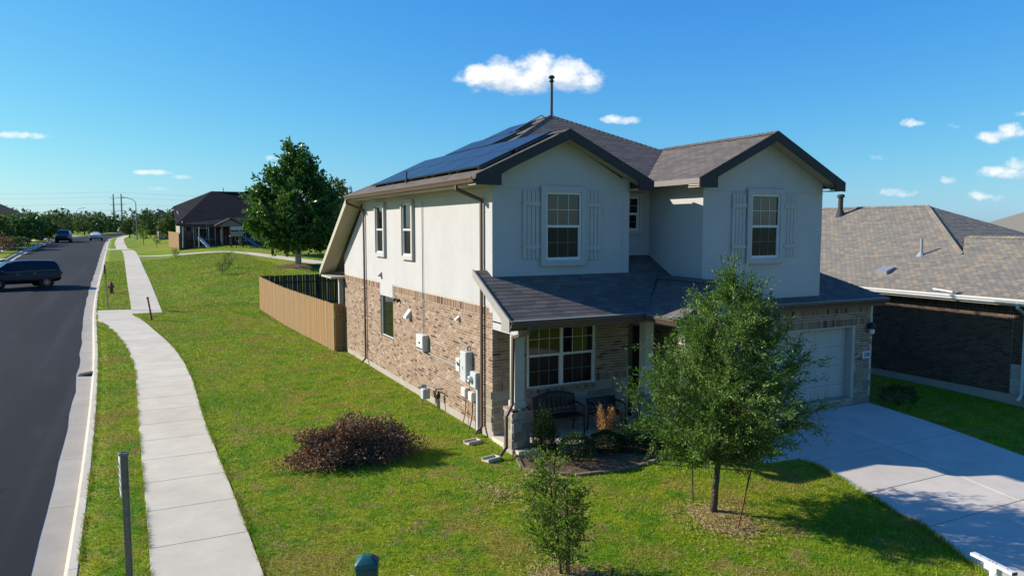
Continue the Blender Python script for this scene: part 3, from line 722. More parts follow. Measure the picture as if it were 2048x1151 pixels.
# ------------------------------------------------------------------ windows
def window(parent, o, fr, u0, u1, z0, z1, cols=3, rows=2, units=1, depth=.0, name='window', fw=.045, grid=True, screen=True, mats=('white_vinyl', 'glass', 'screened_glass'), single=False):
    u, n = V3(fr[0]), V3(fr[1]); f = MB(); b = depth
    F = lambda a, c, p, q, n0=b, n1=b+.05: f.fbox(o, u, n, a, c, n0, n1, p, q)
    F(u0, u1, z0, z0+fw); F(u0, u1, z1-fw, z1); F(u0, u0+fw, z0+fw, z1-fw); F(u1-fw, u1, z0+fw, z1-fw)
    W = (u1-u0)/units; zm = (z0+z1)/2
    for k in range(1, units): F(u0+W*k-fw*.7, u0+W*k+fw*.7, z0+fw, z1-fw)
    win = None; panes = []; g = MB(); gl = MB()
    for k in range(units):
        a, c = u0+W*k+(fw if k == 0 else fw*.7), u0+W*(k+1)-(fw if k == units-1 else fw*.7)
        if not single: F(a, c, zm-.028, zm+.028, b, b+.045)
        for lo, hi, low in (((z0+fw, z1-fw, False),) if single else ((z0+fw, zm-.028, True), (zm+.028, z1-fw, False))):
            nn = b+.006 if low else b+.014; sb = .02
            if low:
                f.fbox(o, u, n, a, a+sb, b, b+.03, lo, hi); f.fbox(o, u, n, c-sb, c, b, b+.03, lo, hi); f.fbox(o, u, n, a+sb, c-sb, b, b+.03, lo, lo+sb)
                a2, c2, lo2, hi2 = a+sb, c-sb, lo+sb, hi
            else: a2, c2, lo2, hi2 = a, c, lo, hi
            pw, ph = (c2-a2)/cols, (hi2-lo2)/rows
            for i in range(cols):
                for j in range(rows): panes.append((a2+pw*i, a2+pw*(i+1), lo2+ph*j, lo2+ph*(j+1), nn, low))
            if grid:
                gg = gl if low and screen else g
                for i in range(1, cols): gg.fbox(o, u, n, a2+pw*i-.0055, a2+pw*i+.0055, nn, nn+.009, lo2, hi2)
                for j in range(1, rows): gg.fbox(o, u, n, a2, c2, nn, nn+.0085, lo2+ph*j-.0055, lo2+ph*j+.0055)
    win = f.build(name, mats[0], parent)
    if g.v: g.build('muntin', mats[0], win)
    if gl.v: gl.build('screened_muntin', 'muntin_grey', win)
    sh = {}
    for a, c, p, q, nn, low in panes:
        key = (round(c-a, 3), round(q-p, 3), low)
        if key not in sh:
            m = MB(); m.add([(-(c-a)/2,0,-(q-p)/2), ((c-a)/2,0,-(q-p)/2), ((c-a)/2,0,(q-p)/2), (-(c-a)/2,0,(q-p)/2), (-(c-a)/2,.004,-(q-p)/2), ((c-a)/2,.004,-(q-p)/2), ((c-a)/2,.004,(q-p)/2), (-(c-a)/2,.004,(q-p)/2)], [(0,1,2,3), (0,4,5,1), (3,2,6,7), (4,0,3,7), (1,5,6,2)])
            sh[key] = m.mesh('pane'); sh[key].materials.append(MAT[mats[2] if low and screen else mats[1]])
        ob = bpy.data.objects.new('pane', sh[key]); link(ob, win)
        ob.location = V3(o)+u*((a+c)/2)+n*nn+V3((0, 0, (p+q)/2))-root_off(win); ob.rotation_euler = (0, 0, math.atan2(u.y, u.x))
    return win
def trim(parent, o, fr, u0, u1, z0, z1, w=.13, mat='stucco_trim', d=.08, name='window_trim'):
    m = MB(); u, n = fr
    m.fbox(o, u, n, u0-w, u1+w, -.02, d, z0-w, z0); m.fbox(o, u, n, u0-w, u1+w, -.02, d, z1, z1+w); m.fbox(o, u, n, u0-w, u0, -.02, d, z0, z1); m.fbox(o, u, n, u1, u1+w, -.02, d, z0, z1)
    return m.build(name, mat, parent)
def shutter(parent, o, fr, u0, u1, z0, z1):
    u, n = fr; k = 4; w = (u1-u0)/k; root = None
    m = MB(); m.fbox(o, u, n, u0+.004, u1-.004, 0, .012, z0+.004, z1-.004); root = m.build('shutter', 'fascia_mid', parent)
    for i in range(k):
        m = MB(); m.fbox(o, u, n, u0+w*i+(.007 if i else 0), u0+w*(i+1)-(.007 if i < k-1 else 0), .008, .034, z0, z1); m.build('board', 'stucco_trim', root)
    H = z1-z0
    for z in (z0+H*.14, z1-H*.22):
        m = MB(); m.fbox(o, u, n, u0-.006, u1+.006, .03, .062, z, z+.10); m.build('batten', 'stucco_trim', root)
    return root
def downspout(parent, pts, mat, name='downspout', w=.075, d=.055, side=(1, 0, 0)):
    m = MB(); P = [V3(p) for p in pts]
    for a, b in zip(P, P[1:]):
        e = (b-a).normalized()*.02; m.bar(a-e, b+e, w, d, up=side)
    return m.build(name, mat, parent, bevel=.008)

# ------------------------------------------------------------------ the two-storey house
house = thing('house', 'two-storey cream stucco and brick house with solar panels and garage', 'house')
GB = Bricks('brick'); SH = Shingles('shingle')
ZE = 5.90; XE = -.55; SL = .47; S2 = 3.03                # eave top, eave edge, slope, brick top on the side
def zl(X): return ZE+SL*(X-XE)
def zf(Y): return ZE+.509*(Y-.35)                        # front slope of the hip
# foundation
m = MB(); m.box(.015, 10.88, -.0, 13.3, -.6, .2); m.box(4.98, 10.88, -1.335, -.0, -.6, .2); m.build('foundation', 'foundation', house)
# left side: brick below, stucco above
LO = (0, 0, 0)
WH = (-8.62, -7.28, 1.29, 2.62)
wl = GB.wall(house, 'mortar', LO, LF, -13.3, -.004, .2, S2, holes=[(-8.62, -7.28, 1.29, S2)], soldiers=[2.81])
window(house, (.10, 0, 0), LF, -8.60, -7.30, 1.30, 2.62, cols=1, rows=1, units=1, fw=.028, grid=False, screen=False, single=True)
m = MB(); m.fbox(LO, *LF, -8.62, -7.28, -.06, .004, 2.62, S2); m.build('stucco_infill', 'stucco', house)
m = MB(); m.fbox((0,0,0), *LF, -8.62, -7.28, -.10, .015, 1.235, 1.29); m.build('window_sill', 'brick', house)
m = MB(); m.fbox(LO, *LF, -13.28, -.12, -.30, -.10, .2, S2+.4); m.build('inner_wall', 'mortar', house)
# stucco body
m = MB(); P = [(0,.2,S2), (0,13.3,S2), (0,13.3,3.72), (0,10.6,5.5), (0,10.6,zl(0)-.12), (0,.2,zl(0)-.12)]
m.prism(P, (.2, 0, 0)); m.build('stucco_wall', 'stucco', house)
m = MB(); m.fbox(LO, *LF, -10.6, -.002, .001, .025, 5.60, 5.80); m.build('frieze_board', 'stucco_trim', house)
# left gable front
def gable_front(X0, X1, Y, zb, ap, zap, name):
    m = MB(); zt = zap-.49*(X1-ap)-.16
    m.prism([(X0,Y,zb), (X1,Y,zb), (X1,Y,zt), (ap,Y,zap-.12), (X0,Y,zt)], (0, .2, 0)); return m.build(name, 'stucco', house)
gable_front(.205, 3.485, .0, 2.9, 1.745, 6.98, 'stucco_wall')
m = MB(); m.box(3.49, 3.69, .0, 2.2, 2.9, 6.0); m.box(.0, .204, -.002, .2, 2.9, 5.95); m.build('stucco_wall', 'stucco', house)
m = MB(); m.fbox(LO, *FR, .0, 3.69, 0, .012, 5.665, 5.68); m.build('control_joint', 'stucco_trim', house)
# recessed wall between the gables and the right wing
m = MB(); m.box(3.69, 4.86, .75, .95, 3.4, 6.0); m.build('stucco_wall', 'stucco', house)
m = MB(); m.box(4.86, 5.06, -1.295, 1.4, 2.95, 5.92); m.build('stucco_wall', 'stucco', house)
gable_front(4.863, 8.83, -1.3, 2.9, 6.765, 7.07, 'stucco_wall')
m = MB(); m.box(8.63, 8.83, -1.09, 10.4, 2.9, 5.9); m.build('stucco_wall', 'stucco', house)
m = MB(); m.box(.25, 8.6, 10.3, 10.5, 2.9, 5.7); m.box(.2, 8.6, 13.1, 13.3, .2, 3.0); m.box(10.65, 10.88, -1.0, 10.5, .2, 2.9); m.build('rear_wall', 'stucco', house)
m = MB(); m.fbox((0, -1.3, 0), *FR, 4.87, 8.83, 0, .012, 5.665, 5.68); m.build('control_joint', 'stucco_trim', house)
# upper windows, trims, shutters
window(house, (0, 0, 0), FR, 1.33, 2.28, 4.05, 5.61); trim(house, (0,0,0), FR, 1.33, 2.28, 4.05, 5.61)
shutter(house, (0,0,0), FR, .75, 1.18, 4.10, 5.63); shutter(house, (0,0,0), FR, 2.43, 2.86, 4.05, 5.63)
window(house, (0, -1.3, 0), FR, 6.33, 7.28, 4.05, 5.61); trim(house, (0,-1.3,0), FR, 6.33, 7.28, 4.05, 5.61)
shutter(house, (0,-1.3,0), FR, 5.74, 6.17, 4.08, 5.62); shutter(house, (0,-1.3,0), FR, 7.45, 7.88, 4.08, 5.62)
window(house, (0, .75, 0), FR, 3.76, 4.50, 4.72, 5.58, cols=2, rows=2, screen=True); trim(house, (0,.75,0), FR, 3.76, 4.50, 4.72, 5.58, w=.09)
for y0, y1 in ((8.0, 8.82), (5.28, 6.10)):
    window(house, (0, 0, 0), LF, -y1, -y0, 3.98, 5.50, cols=1, rows=1, grid=False, screen=True)
    trim(house, LO, LF, -y1, -y0, 3.98, 5.50, w=.11, d=.09)
# ground floor front: brick over stone
OF = (0, 0, 0)
GB.wall(house, 'mortar', OF, FR, .006, 3.72, 1.10, 2.78, holes=[(.86, 2.76, 1.02, 2.65)], soldiers=[1.10])
stones(house, 'stone', 'mortar', OF, FR, .006, 3.72, .2, 1.10, seed=4)
sill = MB(); sill.fbox(OF, *FR, .84, 2.78, -.1, .0, .98, 1.035); sillo = sill.build('window_sill', 'mortar', house)
for i in range(27):
    m = MB(); x = .842+i*.0715; m.fbox(OF, *FR, x, x+.062, -.09, .035+random.uniform(-.004, .004), .985, 1.05, random.random()); m.build('brick', 'brick', sillo)
window(house, (0, .07, 0), FR, .88, 2.74, 1.05, 2.63, cols=3, rows=2, units=2, fw=.055)
m = MB(); m.box(.02, 3.72, .1, .28, .2, 2.9); m.build('inner_wall', 'mortar', house)
stones(house, 'stone', 'mortar', (-.012,0,0), LF, -.30, -.012, .2, 1.12, lmin=.3, lmax=.32, seed=9, proud=.02, name='corner_stone')
# entry recess
m = MB(); m.box(3.74, 4.99, 1.1, 1.25, .12, 2.8); m.build('entry_wall', 'mortar', house)
dr = MB(); dr.box(3.93, 4.85, 1.03, 1.1, .14, 2.2); dro = dr.build('front_door', 'dark_wood', house)
m = MB(); m.lathe([(.03,0), (.03,-.05), (.012,-.06)], (4.05, 1.03, 1.1), 10, 'y'); m.build('door_handle', 'grey_metal', dro)
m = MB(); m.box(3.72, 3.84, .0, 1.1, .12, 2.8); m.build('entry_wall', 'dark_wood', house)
GB.wall(house, 'mortar', (5.0, 0, 0), LF, -1.1, 1.34, .2, 2.78)
# garage front
GO = (0, -1.35, 0)
GB.wall(house, 'mortar', GO, FR, 5.0, 10.9, .94, 2.80, holes=[(5.30, 10.24, .0, 2.21)], soldiers=[.94, 2.21, 2.57])
stones(house, 'stone', 'mortar', GO, FR, 10.24, 10.9, .02, .94, seed=12, lmin=.3, lmax=.4); stones(house, 'stone', 'mortar', GO, FR, 5.0, 5.3, .02, .94, seed=13)
GB.wall(house, 'mortar', (10.9, 0, 0), ((0, 1, 0), (1, 0, 0)), -1.35, 0.2, .2, 2.8)
m = MB(); m.fbox(GO, *FR, 5.30, 5.40, -.3, -.03, .03, 2.21); m.fbox(GO, *FR, 10.14, 10.24, -.3, -.03, .03, 2.21); m.fbox(GO, *FR, 5.40, 10.14, -.3, -.03, 2.13, 2.21); m.build('garage_frame', 'column_paint', house)
m = MB(); m.fbox(GO, *FR, 5.4, 10.14, -.30, -.27, .03, 2.13); gd = m.build('garage_door', 'garage_paint', house)
for r in range(4):
    z0 = .035+r*.525; m = MB(); m.fbox(GO, *FR, 5.41, 10.13, -.27, -.245, z0, z0+.515); sec = m.build('door_section', 'garage_paint', gd, bevel=.006)
    for i in range(8):
        x = 5.5+i*.58
        mm = MB()
        for a, b, c, d in ((x, x+.48, z0+.08, z0+.105), (x, x+.48, z0+.41, z0+.435), (x, x+.025, z0+.105, z0+.41), (x+.455, x+.48, z0+.105, z0+.41)): mm.fbox(GO, *FR, a, b, -.245, -.238, c, d)
        mm.build('raised_panel', 'garage_paint', gd)
m = MB(); m.fbox(GO, *FR, 5.4, 10.14, -.27, -.22, .03, .055); m.build('door_seal', 'rubber', gd)
# house number plaque and lamp
pl = MB(); pl.fbox(GO, *FR, 10.51, 10.84, .003, .02, 1.24, 1.44); plo = pl.build('number_plaque', 'white_metal', house)
def text_mesh(txt, size, mat, parent, loc, rot, name='number'):
    cu_ = bpy.data.curves.new(name, 'FONT'); cu_.body = txt; cu_.size = size; cu_.extrude = .002; cu_.align_x = 'CENTER'; cu_.align_y = 'CENTER'
    to = bpy.data.objects.new(name+'_tmp', cu_); COL.objects.link(to)
    me = bpy.data.meshes.new_from_object(to.evaluated_get(bpy.context.evaluated_depsgraph_get())); bpy.data.objects.remove(to)
    me.materials.clear(); me.materials.append(MAT[mat]); ob = bpy.data.objects.new(name, me); link(ob, parent); ob.location = V3(loc)-root_off(parent); ob.rotation_euler = rot; return ob
pmat('number_blue', (.03,.06,.16), .05, 9, .5)
text_mesh('208', .15, 'number_blue', plo, (10.675, -1.374, 1.34), (math.pi/2, 0, 0))
m = MB(); m.lathe([(.05,0), (.05,-.02), (.02,-.03), (.02,-.1)], (10.72, -1.36, 2.13), 12, 'y'); m.lathe([(.11,.05), (.06,.14), (.02,.16)], (10.72, -1.46, 2.08), 12); m.lathe([(.10,-.02), (.11,.05)], (10.72, -1.46, 2.08), 12); lo = m.build('wall_lamp', 'black_metal', house, smooth=False)
m = MB(); m.lathe([(.05,-.16), (.075,-.13), (.075,-.03), (.05,-.02)], (10.72, -1.46, 2.08), 12); m.build('lamp_glass', 'white_metal', lo)

# ---- roofs
PK1, PK2 = (4.2, 4.75, 8.133), (4.2, 5.8, 8.133)
mr = roof_slab('roof', [(XE,-.4,zl(XE)), (1.745,-.4,zl(1.745)), (1.745,2.48,zl(1.745)), (4.2,4.75,zl(4.2)), (4.2,5.8,zl(4.2)), (XE,10.54,zl(XE))], 'shingle', house)
A = [(XE,-.4,zl(XE)), (1.745,-.4,zl(1.745)), (1.745,8.25,zl(1.745)), (XE,10.54,zl(XE))]; B = [(1.745,2.48,zl(1.745)), (4.2,4.75,zl(4.2)), (4.2,5.8,zl(4.2)), (1.745,8.25,zl(1.745))]
SH.area(mr, A, (0,1,0)); SH.area(mr, B, (0,1,0))
zlr = lambda X: zl(1.745)-SL*(X-1.745)                     # left gable, right slope
zrl = lambda X: 7.07-.49*(6.765-X); zrr = lambda X: 7.07-.49*(X-6.765)
fr_ = roof_slab('roof', [(XE,.35,ZE), (8.95,.35,ZE), PK1], 'shingle', house)
SH.area(fr_, [(XE,.35,zf(.35)), (8.95,.35,zf(.35)), (4.2,4.75,zf(4.75))], (1,0,0), keep=lambda C: C.z > zlr(C.x)-.12 and C.z > min(zrl(C.x), zrr(C.x))-.12)
g1 = roof_slab('roof', [(1.745,-.4,zl(1.745)), (4.07,-.4,zlr(4.07)), (4.07,.33,zlr(4.07)), (1.745,2.48,zl(1.745))], 'shingle', house)
SH.area(g1, [(1.745,-.4,zl(1.745)), (4.07,-.4,zlr(4.07)), (4.07,.4,zlr(4.07)), (1.745,2.55,zl(1.745))], (0,1,0))
g2 = roof_slab('roof', [(4.41,-1.7,zrl(4.41)), (6.765,-1.7,7.07), (6.765,2.65,7.07), (4.41,.38,zrl(4.41))], 'shingle', house)
SH.area(g2, [(4.41,-1.7,zrl(4.41)), (6.765,-1.7,7.07), (6.765,2.72,7.07), (4.41,.45,zrl(4.41))], (0,1,0))
g3 = roof_slab('roof', [(6.765,-1.7,7.07), (9.12,-1.7,zrr(9.12)), (9.12,.38,zrr(9.12)), (6.765,2.65,7.07)], 'shingle', house)
roof_slab('roof', [(8.95,.35,ZE), (9.1,10.54,ZE), PK2, PK1], 'shingle', house)
roof_slab('roof', [(9.1,10.54,ZE), (XE,10.54,ZE), PK2], 'shingle', house)
rr_ = roof_slab('rear_roof', [(XE,10.54,ZE), (9.,10.54,ZE), (9.,15.05,3.12), (XE,15.05,3.12)], 'shingle', house)
caps(mr, 'shingle', (XE+.05,10.5,ZE+.03), (4.2,5.8,8.15)); caps(mr, 'shingle', (4.2,5.85,8.15), (4.2,4.7,8.15)); caps(fr_, 'shingle', (8.9,.4,ZE+.03), (4.2,4.75,8.15)); caps(fr_, 'shingle', (1.745,2.48,6.99), (4.2,4.75,8.15))
caps(g1, 'shingle', (1.745,-.4,6.995), (1.745,2.4,6.995)); caps(g2, 'shingle', (6.765,-1.7,7.085), (6.765,2.6,7.085))
def valley(a, b):
    m = MB(); m.bar(a, b, .07, .03); return m.build('valley', 'fascia_dark', house)
valley((4.41,.42,zrl(4.41)+.005), (6.765,2.68,7.08)); valley((4.07,.38,zlr(4.07)+.005), (1.9,2.4,6.93))
# rake fascia, soffits, gutters
def rake(a, b, h=.20, w=.035, drop=.06, mat='fascia_dark', name='rake_fascia'):
    a, b = V3(a), V3(b); m = MB(); y = V3((0, -w, 0))
    m.prism([a+V3((0,0,.035)), b+V3((0,0,.035)), b+V3((0,0,-h)), a+V3((0,0,-h))], y); return m.build(name, mat, house)
rake((XE-.02,-.4,zl(XE)), (1.745,-.4,zl(1.745))); rake((1.745,-.4,zl(1.745)), (4.09,-.4,zlr(4.09)))
rake((4.39,-1.7,zrl(4.39)), (6.765,-1.7,7.07)); rake((6.765,-1.7,7.07), (9.14,-1.7,zrr(9.14)))
for xe, xi, z, zi, y in ((XE-.02, .02, zl(XE), zl(.02), -.4), (4.09, 3.66, zlr(4.09), zlr(3.66), -.4), (4.39, 4.90, zrl(4.39), zrl(4.90), -1.7), (9.14, 8.80, zrr(9.14), zrr(8.80), -1.7)):
    m = MB(); m.prism([(xe,y+.006,z+.034), (xi,y+.006,zi+.034), (xi,y+.006,z-.19), (xe,y+.006,z-.19)], (0,-.047,0)); m.build('eave_return', 'fascia_dark', house)
    m = MB(); m.box(min(xe,xi), max(xe,xi), y+.007, y+.395, z-.185, z-.165); m.build('return_soffit', 'soffit', house)
sf = MB()
sf.prism([(XE,-.4,zl(XE)-.13), (1.745,-.4,zl(1.745)-.13), (1.745,0,zl(1.745)-.13), (XE,0,zl(XE)-.13)], (0,0,-.02)); sf.prism([(1.745,-.4,zl(1.745)-.13), (4.07,-.4,zlr(4.07)-.13), (4.07,0,zlr(4.07)-.13), (1.745,0,zl(1.745)-.13)], (0,0,-.02))
sf.prism([(4.41,-1.7,zrl(4.41)-.13), (6.765,-1.7,6.94), (6.765,-1.3,6.94), (4.41,-1.3,zrl(4.41)-.13)], (0,0,-.02)); sf.prism([(6.765,-1.7,6.94), (9.12,-1.7,zrr(9.12)-.13), (9.12,-1.3,zrr(9.12)-.13), (6.765,-1.3,6.94)], (0,0,-.02))
sf.box(XE+.03, 0, .0, 10.5, ZE-.17, ZE-.13); sf.box(4.44, 4.86, -1.29, .74, ZE-.10, ZE-.06); sf.box(3.7, 4.44, .36, .75, ZE-.17, ZE-.13)
sf.prism([(XE+.02,10.54,ZE-.13), (0,10.54,ZE-.13), (0,15.0,3.0), (XE+.02,15.0,3.0)], (0,0,-.03)); sf.build('soffit', 'soffit', house)
m = MB(); m.prism([(XE+.012,10.5,ZE+.04), (XE+.012,15.07,3.15), (XE+.012,15.07,2.92), (XE+.012,10.5,ZE-.2)], (-.03,0,0)); m.build('rake_fascia', 'soffit', house)
m = MB(); m.box(XE-.02, 9, 15.05, 15.1, 2.92, 3.14); m.box(XE+.02, .25, 13.32, 15.0, 2.86, 2.93); m.build('rear_fascia', 'soffit', house)
m = MB(); m.box(.12, .28, 14.75, 14.91, 0, 2.88); m.build('patio_post', 'column_paint', house)
m = MB(); m.box(4.40, 4.43, -1.70, .40, zrl(4.41)-.115, zrl(4.41)+.01); m.build('fascia', 'fascia_mid', house)
def gutter(a, b, out, mat, parent=house, name='gutter', h=.12, w=.12):
    a, b, out = V3(a), V3(b), V3(out); m = MB()
    pr = [(0, 0), (0, -h), (w*.62, -h), (w*.8, -h*.55), (w, -h*.25), (w, .005), (w-.02, .005), (w-.02, -h*.3), (.02, -h+.02), (.02, 0)]
    d = b-a
    m.prism([a+out*u+V3((0, 0, z)) for u, z in pr], d); return m.build(name, mat, parent)
gutter((XE,-.38,ZE-.015), (XE,10.6,ZE-.015), (-1,0,0), 'gutter_brown')
# ---- solar panels
def solar(X, Y, w=1.66):
    k = math.atan(SL); U = V3((0,1,0)); V = V3((math.cos(k),0,math.sin(k))); N = V3((-math.sin(k),0,math.cos(k))); o = V3((X,Y,zl(X)))+N*.11; L = 1.0
    P = lambda a, b, c: o+U*a+V*b+N*c
    m = MB(); m.add([P(a,b,c) for c in (-.035,0) for a, b in ((0,0),(w,0),(w,L),(0,L))], [(0,1,2,3), (4,7,6,5), (0,4,5,1), (1,5,6,2), (2,6,7,3), (3,7,4,0)]); fr = m.build('solar_panel', 'black_metal', house)
    g = MB(); e = .012; g.add([P(a,b,c) for c in (-.01,.002) for a, b in ((e,e),(w-e,e),(w-e,L-e),(e,L-e))], [(4,7,6,5), (0,4,5,1), (1,5,6,2), (2,6,7,3), (3,7,4,0)]); g.build('cell_glass', 'solar_cell', fr)
    for e in (.2, 1.4):
        r = MB(); r.add([P(a,b,c) for c in (-.10,-.036) for a, b in ((e,.05),(e+.04,.05),(e+.04,L-.05),(e,L-.05))], [(0,1,2,3), (4,7,6,5), (0,4,5,1), (1,5,6,2), (2,6,7,3), (3,7,4,0)]); r.build('mount_rail', 'grey_metal', fr)
for k in range(5):
    for r in range(2): solar(-.22+r*.925, .12+k*1.69)
for k in range(2): solar(1.72, 3.6+k*1.69)
solar(2.66, 4.45)
# roof furniture
m = MB(); m.lathe([(.16,-.12), (.06,.12), (.05,.14)], (4.28,4.86,8.02), 14); m.lathe([(.042,.1), (.042,1.20)], (4.28,4.86,8.0), 12); m.lathe([(.05,1.16), (.085,1.19), (.05,1.22), (.05,1.27), (.09,1.28), (.10,1.31), (.06,1.36)], (4.28,4.86,8.0), 14); m.build('flue_pipe', 'black_metal', house)
for x, y in ((5.55, 5.1), (6.9, 3.6)):
    z = zl(4.2)-.47*(x-4.2); m = MB(); m.prism([(x-.22,y,z-.05), (x+.22,y,z-.2), (x+.22,y,z+.06), (x-.1,y,z+.20), (x-.22,y,z+.08)], (0,.4,0)); m.build('roof_vent', 'fascia_dark', house)
m = MB(); m.tube([(-.28,5.0,zl(-.28)), (-.28,5.0,zl(-.28)+.33)], .025); m.build('vent_pipe', 'black_metal', house)
m = MB(); m.tube([(2.7,4.3,zl(2.7)+.12), (3.3,4.6,zl(3.3)+.14), (3.9,4.8,zl(3.9)+.16), (4.1,4.95,zl(4.1)+.02)], .018, 6); m.build('conduit', 'grey_metal', house)

# ---- porch and garage roofs
ZP = 2.90; YP = -1.55; SP = .516; zp = lambda Y: ZP+SP*(Y-YP); XG = -.33
pr_ = roof_slab('porch_roof', [(XG,YP,ZP), (3.69,YP,ZP), (3.69,0,zp(0)), (XG,0,zp(0))], 'shingle', house, .08)
p2_ = roof_slab('porch_roof', [(3.69,YP,ZP), (11.15,YP,ZP), (8.85,.75,zp(.75)), (3.69,.75,zp(.75))], 'shingle', house, .08)
EX, EZ, ER = 4.45, 3.60, 1.40; ze = lambda X: EZ-.516*abs(X-EX)             # entry gable
inE = lambda C: C.y < 0 and ze(C.x) > zp(C.y)+.0 and abs(C.x-EX) < ER
SH.area(pr_, [(XG,YP,ZP), (3.69,YP,ZP), (3.69,0,zp(0)), (XG,0,zp(0))], (1,0,0), keep=lambda C: not inE(C))
SH.area(pr_, [(XG,0,zp(0)), (-.02,0,zp(0)), (-.02,.25,zp(.25)), (XG,.25,zp(.25))], (1,0,0))
SH.area(p2_, [(3.69,YP,ZP), (4.86,YP,ZP), (4.86,.75,zp(.75)), (3.69,.75,zp(.75))], (1,0,0), keep=lambda C: not inE(C))
SH.area(p2_, [(4.86,YP,ZP), (8.85,YP,ZP), (8.85,-1.3,zp(-1.3)), (4.86,-1.3,zp(-1.3))], (1,0,0), keep=lambda C: not inE(C))
SH.area(p2_, [(8.85,YP,ZP), (11.15,YP,ZP), (8.85,.75,zp(.75))], (1,0,0))
roof_slab('porch_roof', [(11.15,YP,ZP), (11.15,9,ZP), (8.85,9,zp(.75)), (8.85,.75,zp(.75))], 'shingle', house, .08)
roof_slab('porch_roof', [(XG,0,zp(0)), (-.01,0,zp(0)), (-.01,.28,zp(.28)), (XG,.28,zp(.28))], 'shingle', house, .08)
caps(p2_, 'shingle', (11.12,YP+.03,ZP+.02), (8.85,.75,zp(.75)+.015))
e1 = roof_slab('entry_roof', [(EX-ER,-2.75,ze(EX-ER)), (EX,-2.75,EZ), (EX,-.2,EZ), (EX-ER,-1.56,ze(EX-ER))], 'shingle', house, .08)
SH.area(e1, [(EX-ER,-2.75,ze(EX-ER)), (EX,-2.75,EZ), (EX,-.17,EZ), (EX-ER,-1.54,ze(EX-ER))], (0,1,0))
e2 = roof_slab('entry_roof', [(EX,-2.75,EZ), (EX+ER,-2.75,ze(EX+ER)), (EX+ER,-1.56,ze(EX+ER)), (EX,-.2,EZ)], 'shingle', house, .08)
SH.area(e2, [(EX,-2.75,EZ), (EX+ER,-2.75,ze(EX+ER)), (EX+ER,-1.54,ze(EX+ER)), (EX,-.17,EZ)], (0,1,0))
caps(e1, 'shingle', (EX,-2.75,EZ+.015), (EX,-.2,EZ+.015))
m = MB(); m.prism([(EX-ER+.12,-2.6,ze(EX-ER)-.02), (EX+ER-.12,-2.6,ze(EX-ER)-.02), (EX,-2.6,EZ-.08)], (0,.1,0)); m.build('entry_gable', 'stucco', house)
rake((EX-ER,-2.75,ze(EX-ER)), (EX,-2.75,EZ), h=.16); rake((EX,-2.75,EZ), (EX+ER,-2.75,ze(EX+ER)), h=.16)
valley((EX-ER,-1.5,ze(EX-ER)+.01), (EX,-.2,EZ+.01))
SH.finish(300, ok=lambda i: i[0] in (pr_, p2_, e1))
m = MB(); m.box(.0, 11.05, YP+.02, -1.32, ZP-.20, ZP-.17); m.box(.0, 3.74, -1.32, 0, ZP-.20, ZP-.17); m.box(3.1, 5.0, -2.7, 1.1, ZP-.205, ZP-.175); m.prism([(XG+.01,YP+.03,ZP-.1), (0,YP+.03,ZP-.1), (0,.25,zp(.25)-.1), (XG+.01,.25,zp(.25)-.1)], (0,0,-.02)); m.build('porch_soffit', 'soffit', house, kind='stuff')
m = MB(); m.box(XG, 3.04, YP, YP+.03, ZP-.2, ZP-.01); m.build('eave_fascia', 'gutter_brown', house); m = MB(); m.box(5.87, 11.13, YP, YP+.03, ZP-.2, ZP-.01); m.build('eave_fascia', 'gutter_brown', house)
m = MB(); m.prism([(XG,YP-.02,ZP+.03), (XG,.27,zp(.27)+.03), (XG,.27,zp(.27)-.14), (XG,YP+.35,ZP-.0), (XG,YP+.35,ZP-.22), (XG,YP-.02,ZP-.22)], (-.035,0,0)); m.build('rake_fascia', 'drip_white', house)
gutter((XG-.02,YP,ZP-.01), (3.0,YP,ZP-.01), (0,-1,0), 'gutter_brown'); gutter((5.88,YP,ZP-.01), (11.15,YP,ZP-.01), (0,-1,0), 'gutter_brown'); gutter((EX-ER,-2.75,ze(EX-ER)-.01), (EX-ER,-1.68,ze(EX-ER)-.01), (-1,0,0), 'gutter_brown')
for q in ((XG-.02, 3.0, YP-.10, YP+.02, ZP+.005, ZP+.014), (5.88, 11.15, YP-.10, YP+.02, ZP+.005, ZP+.014), (EX-ER-.1, EX-ER+.02, -2.75, -1.7, ze(EX-ER)+.004, ze(EX-ER)+.013)):
    m = MB(); m.box(*q); m.build('drip_edge', 'grey_metal', house)
m = MB(); m.prism([(.0,-1.25,ZP-.36), (.0,-.01,ZP-.36), (.0,-.01,zp(0)-.09), (.0,-1.25,zp(-1.25)-.09)], (.22,0,0)); m.build('porch_beam', 'stucco', house); m = MB(); m.box(.225, 3.6, -1.05, -.8, ZP-.27, ZP-.205); m.build('porch_beam', 'stucco', house)
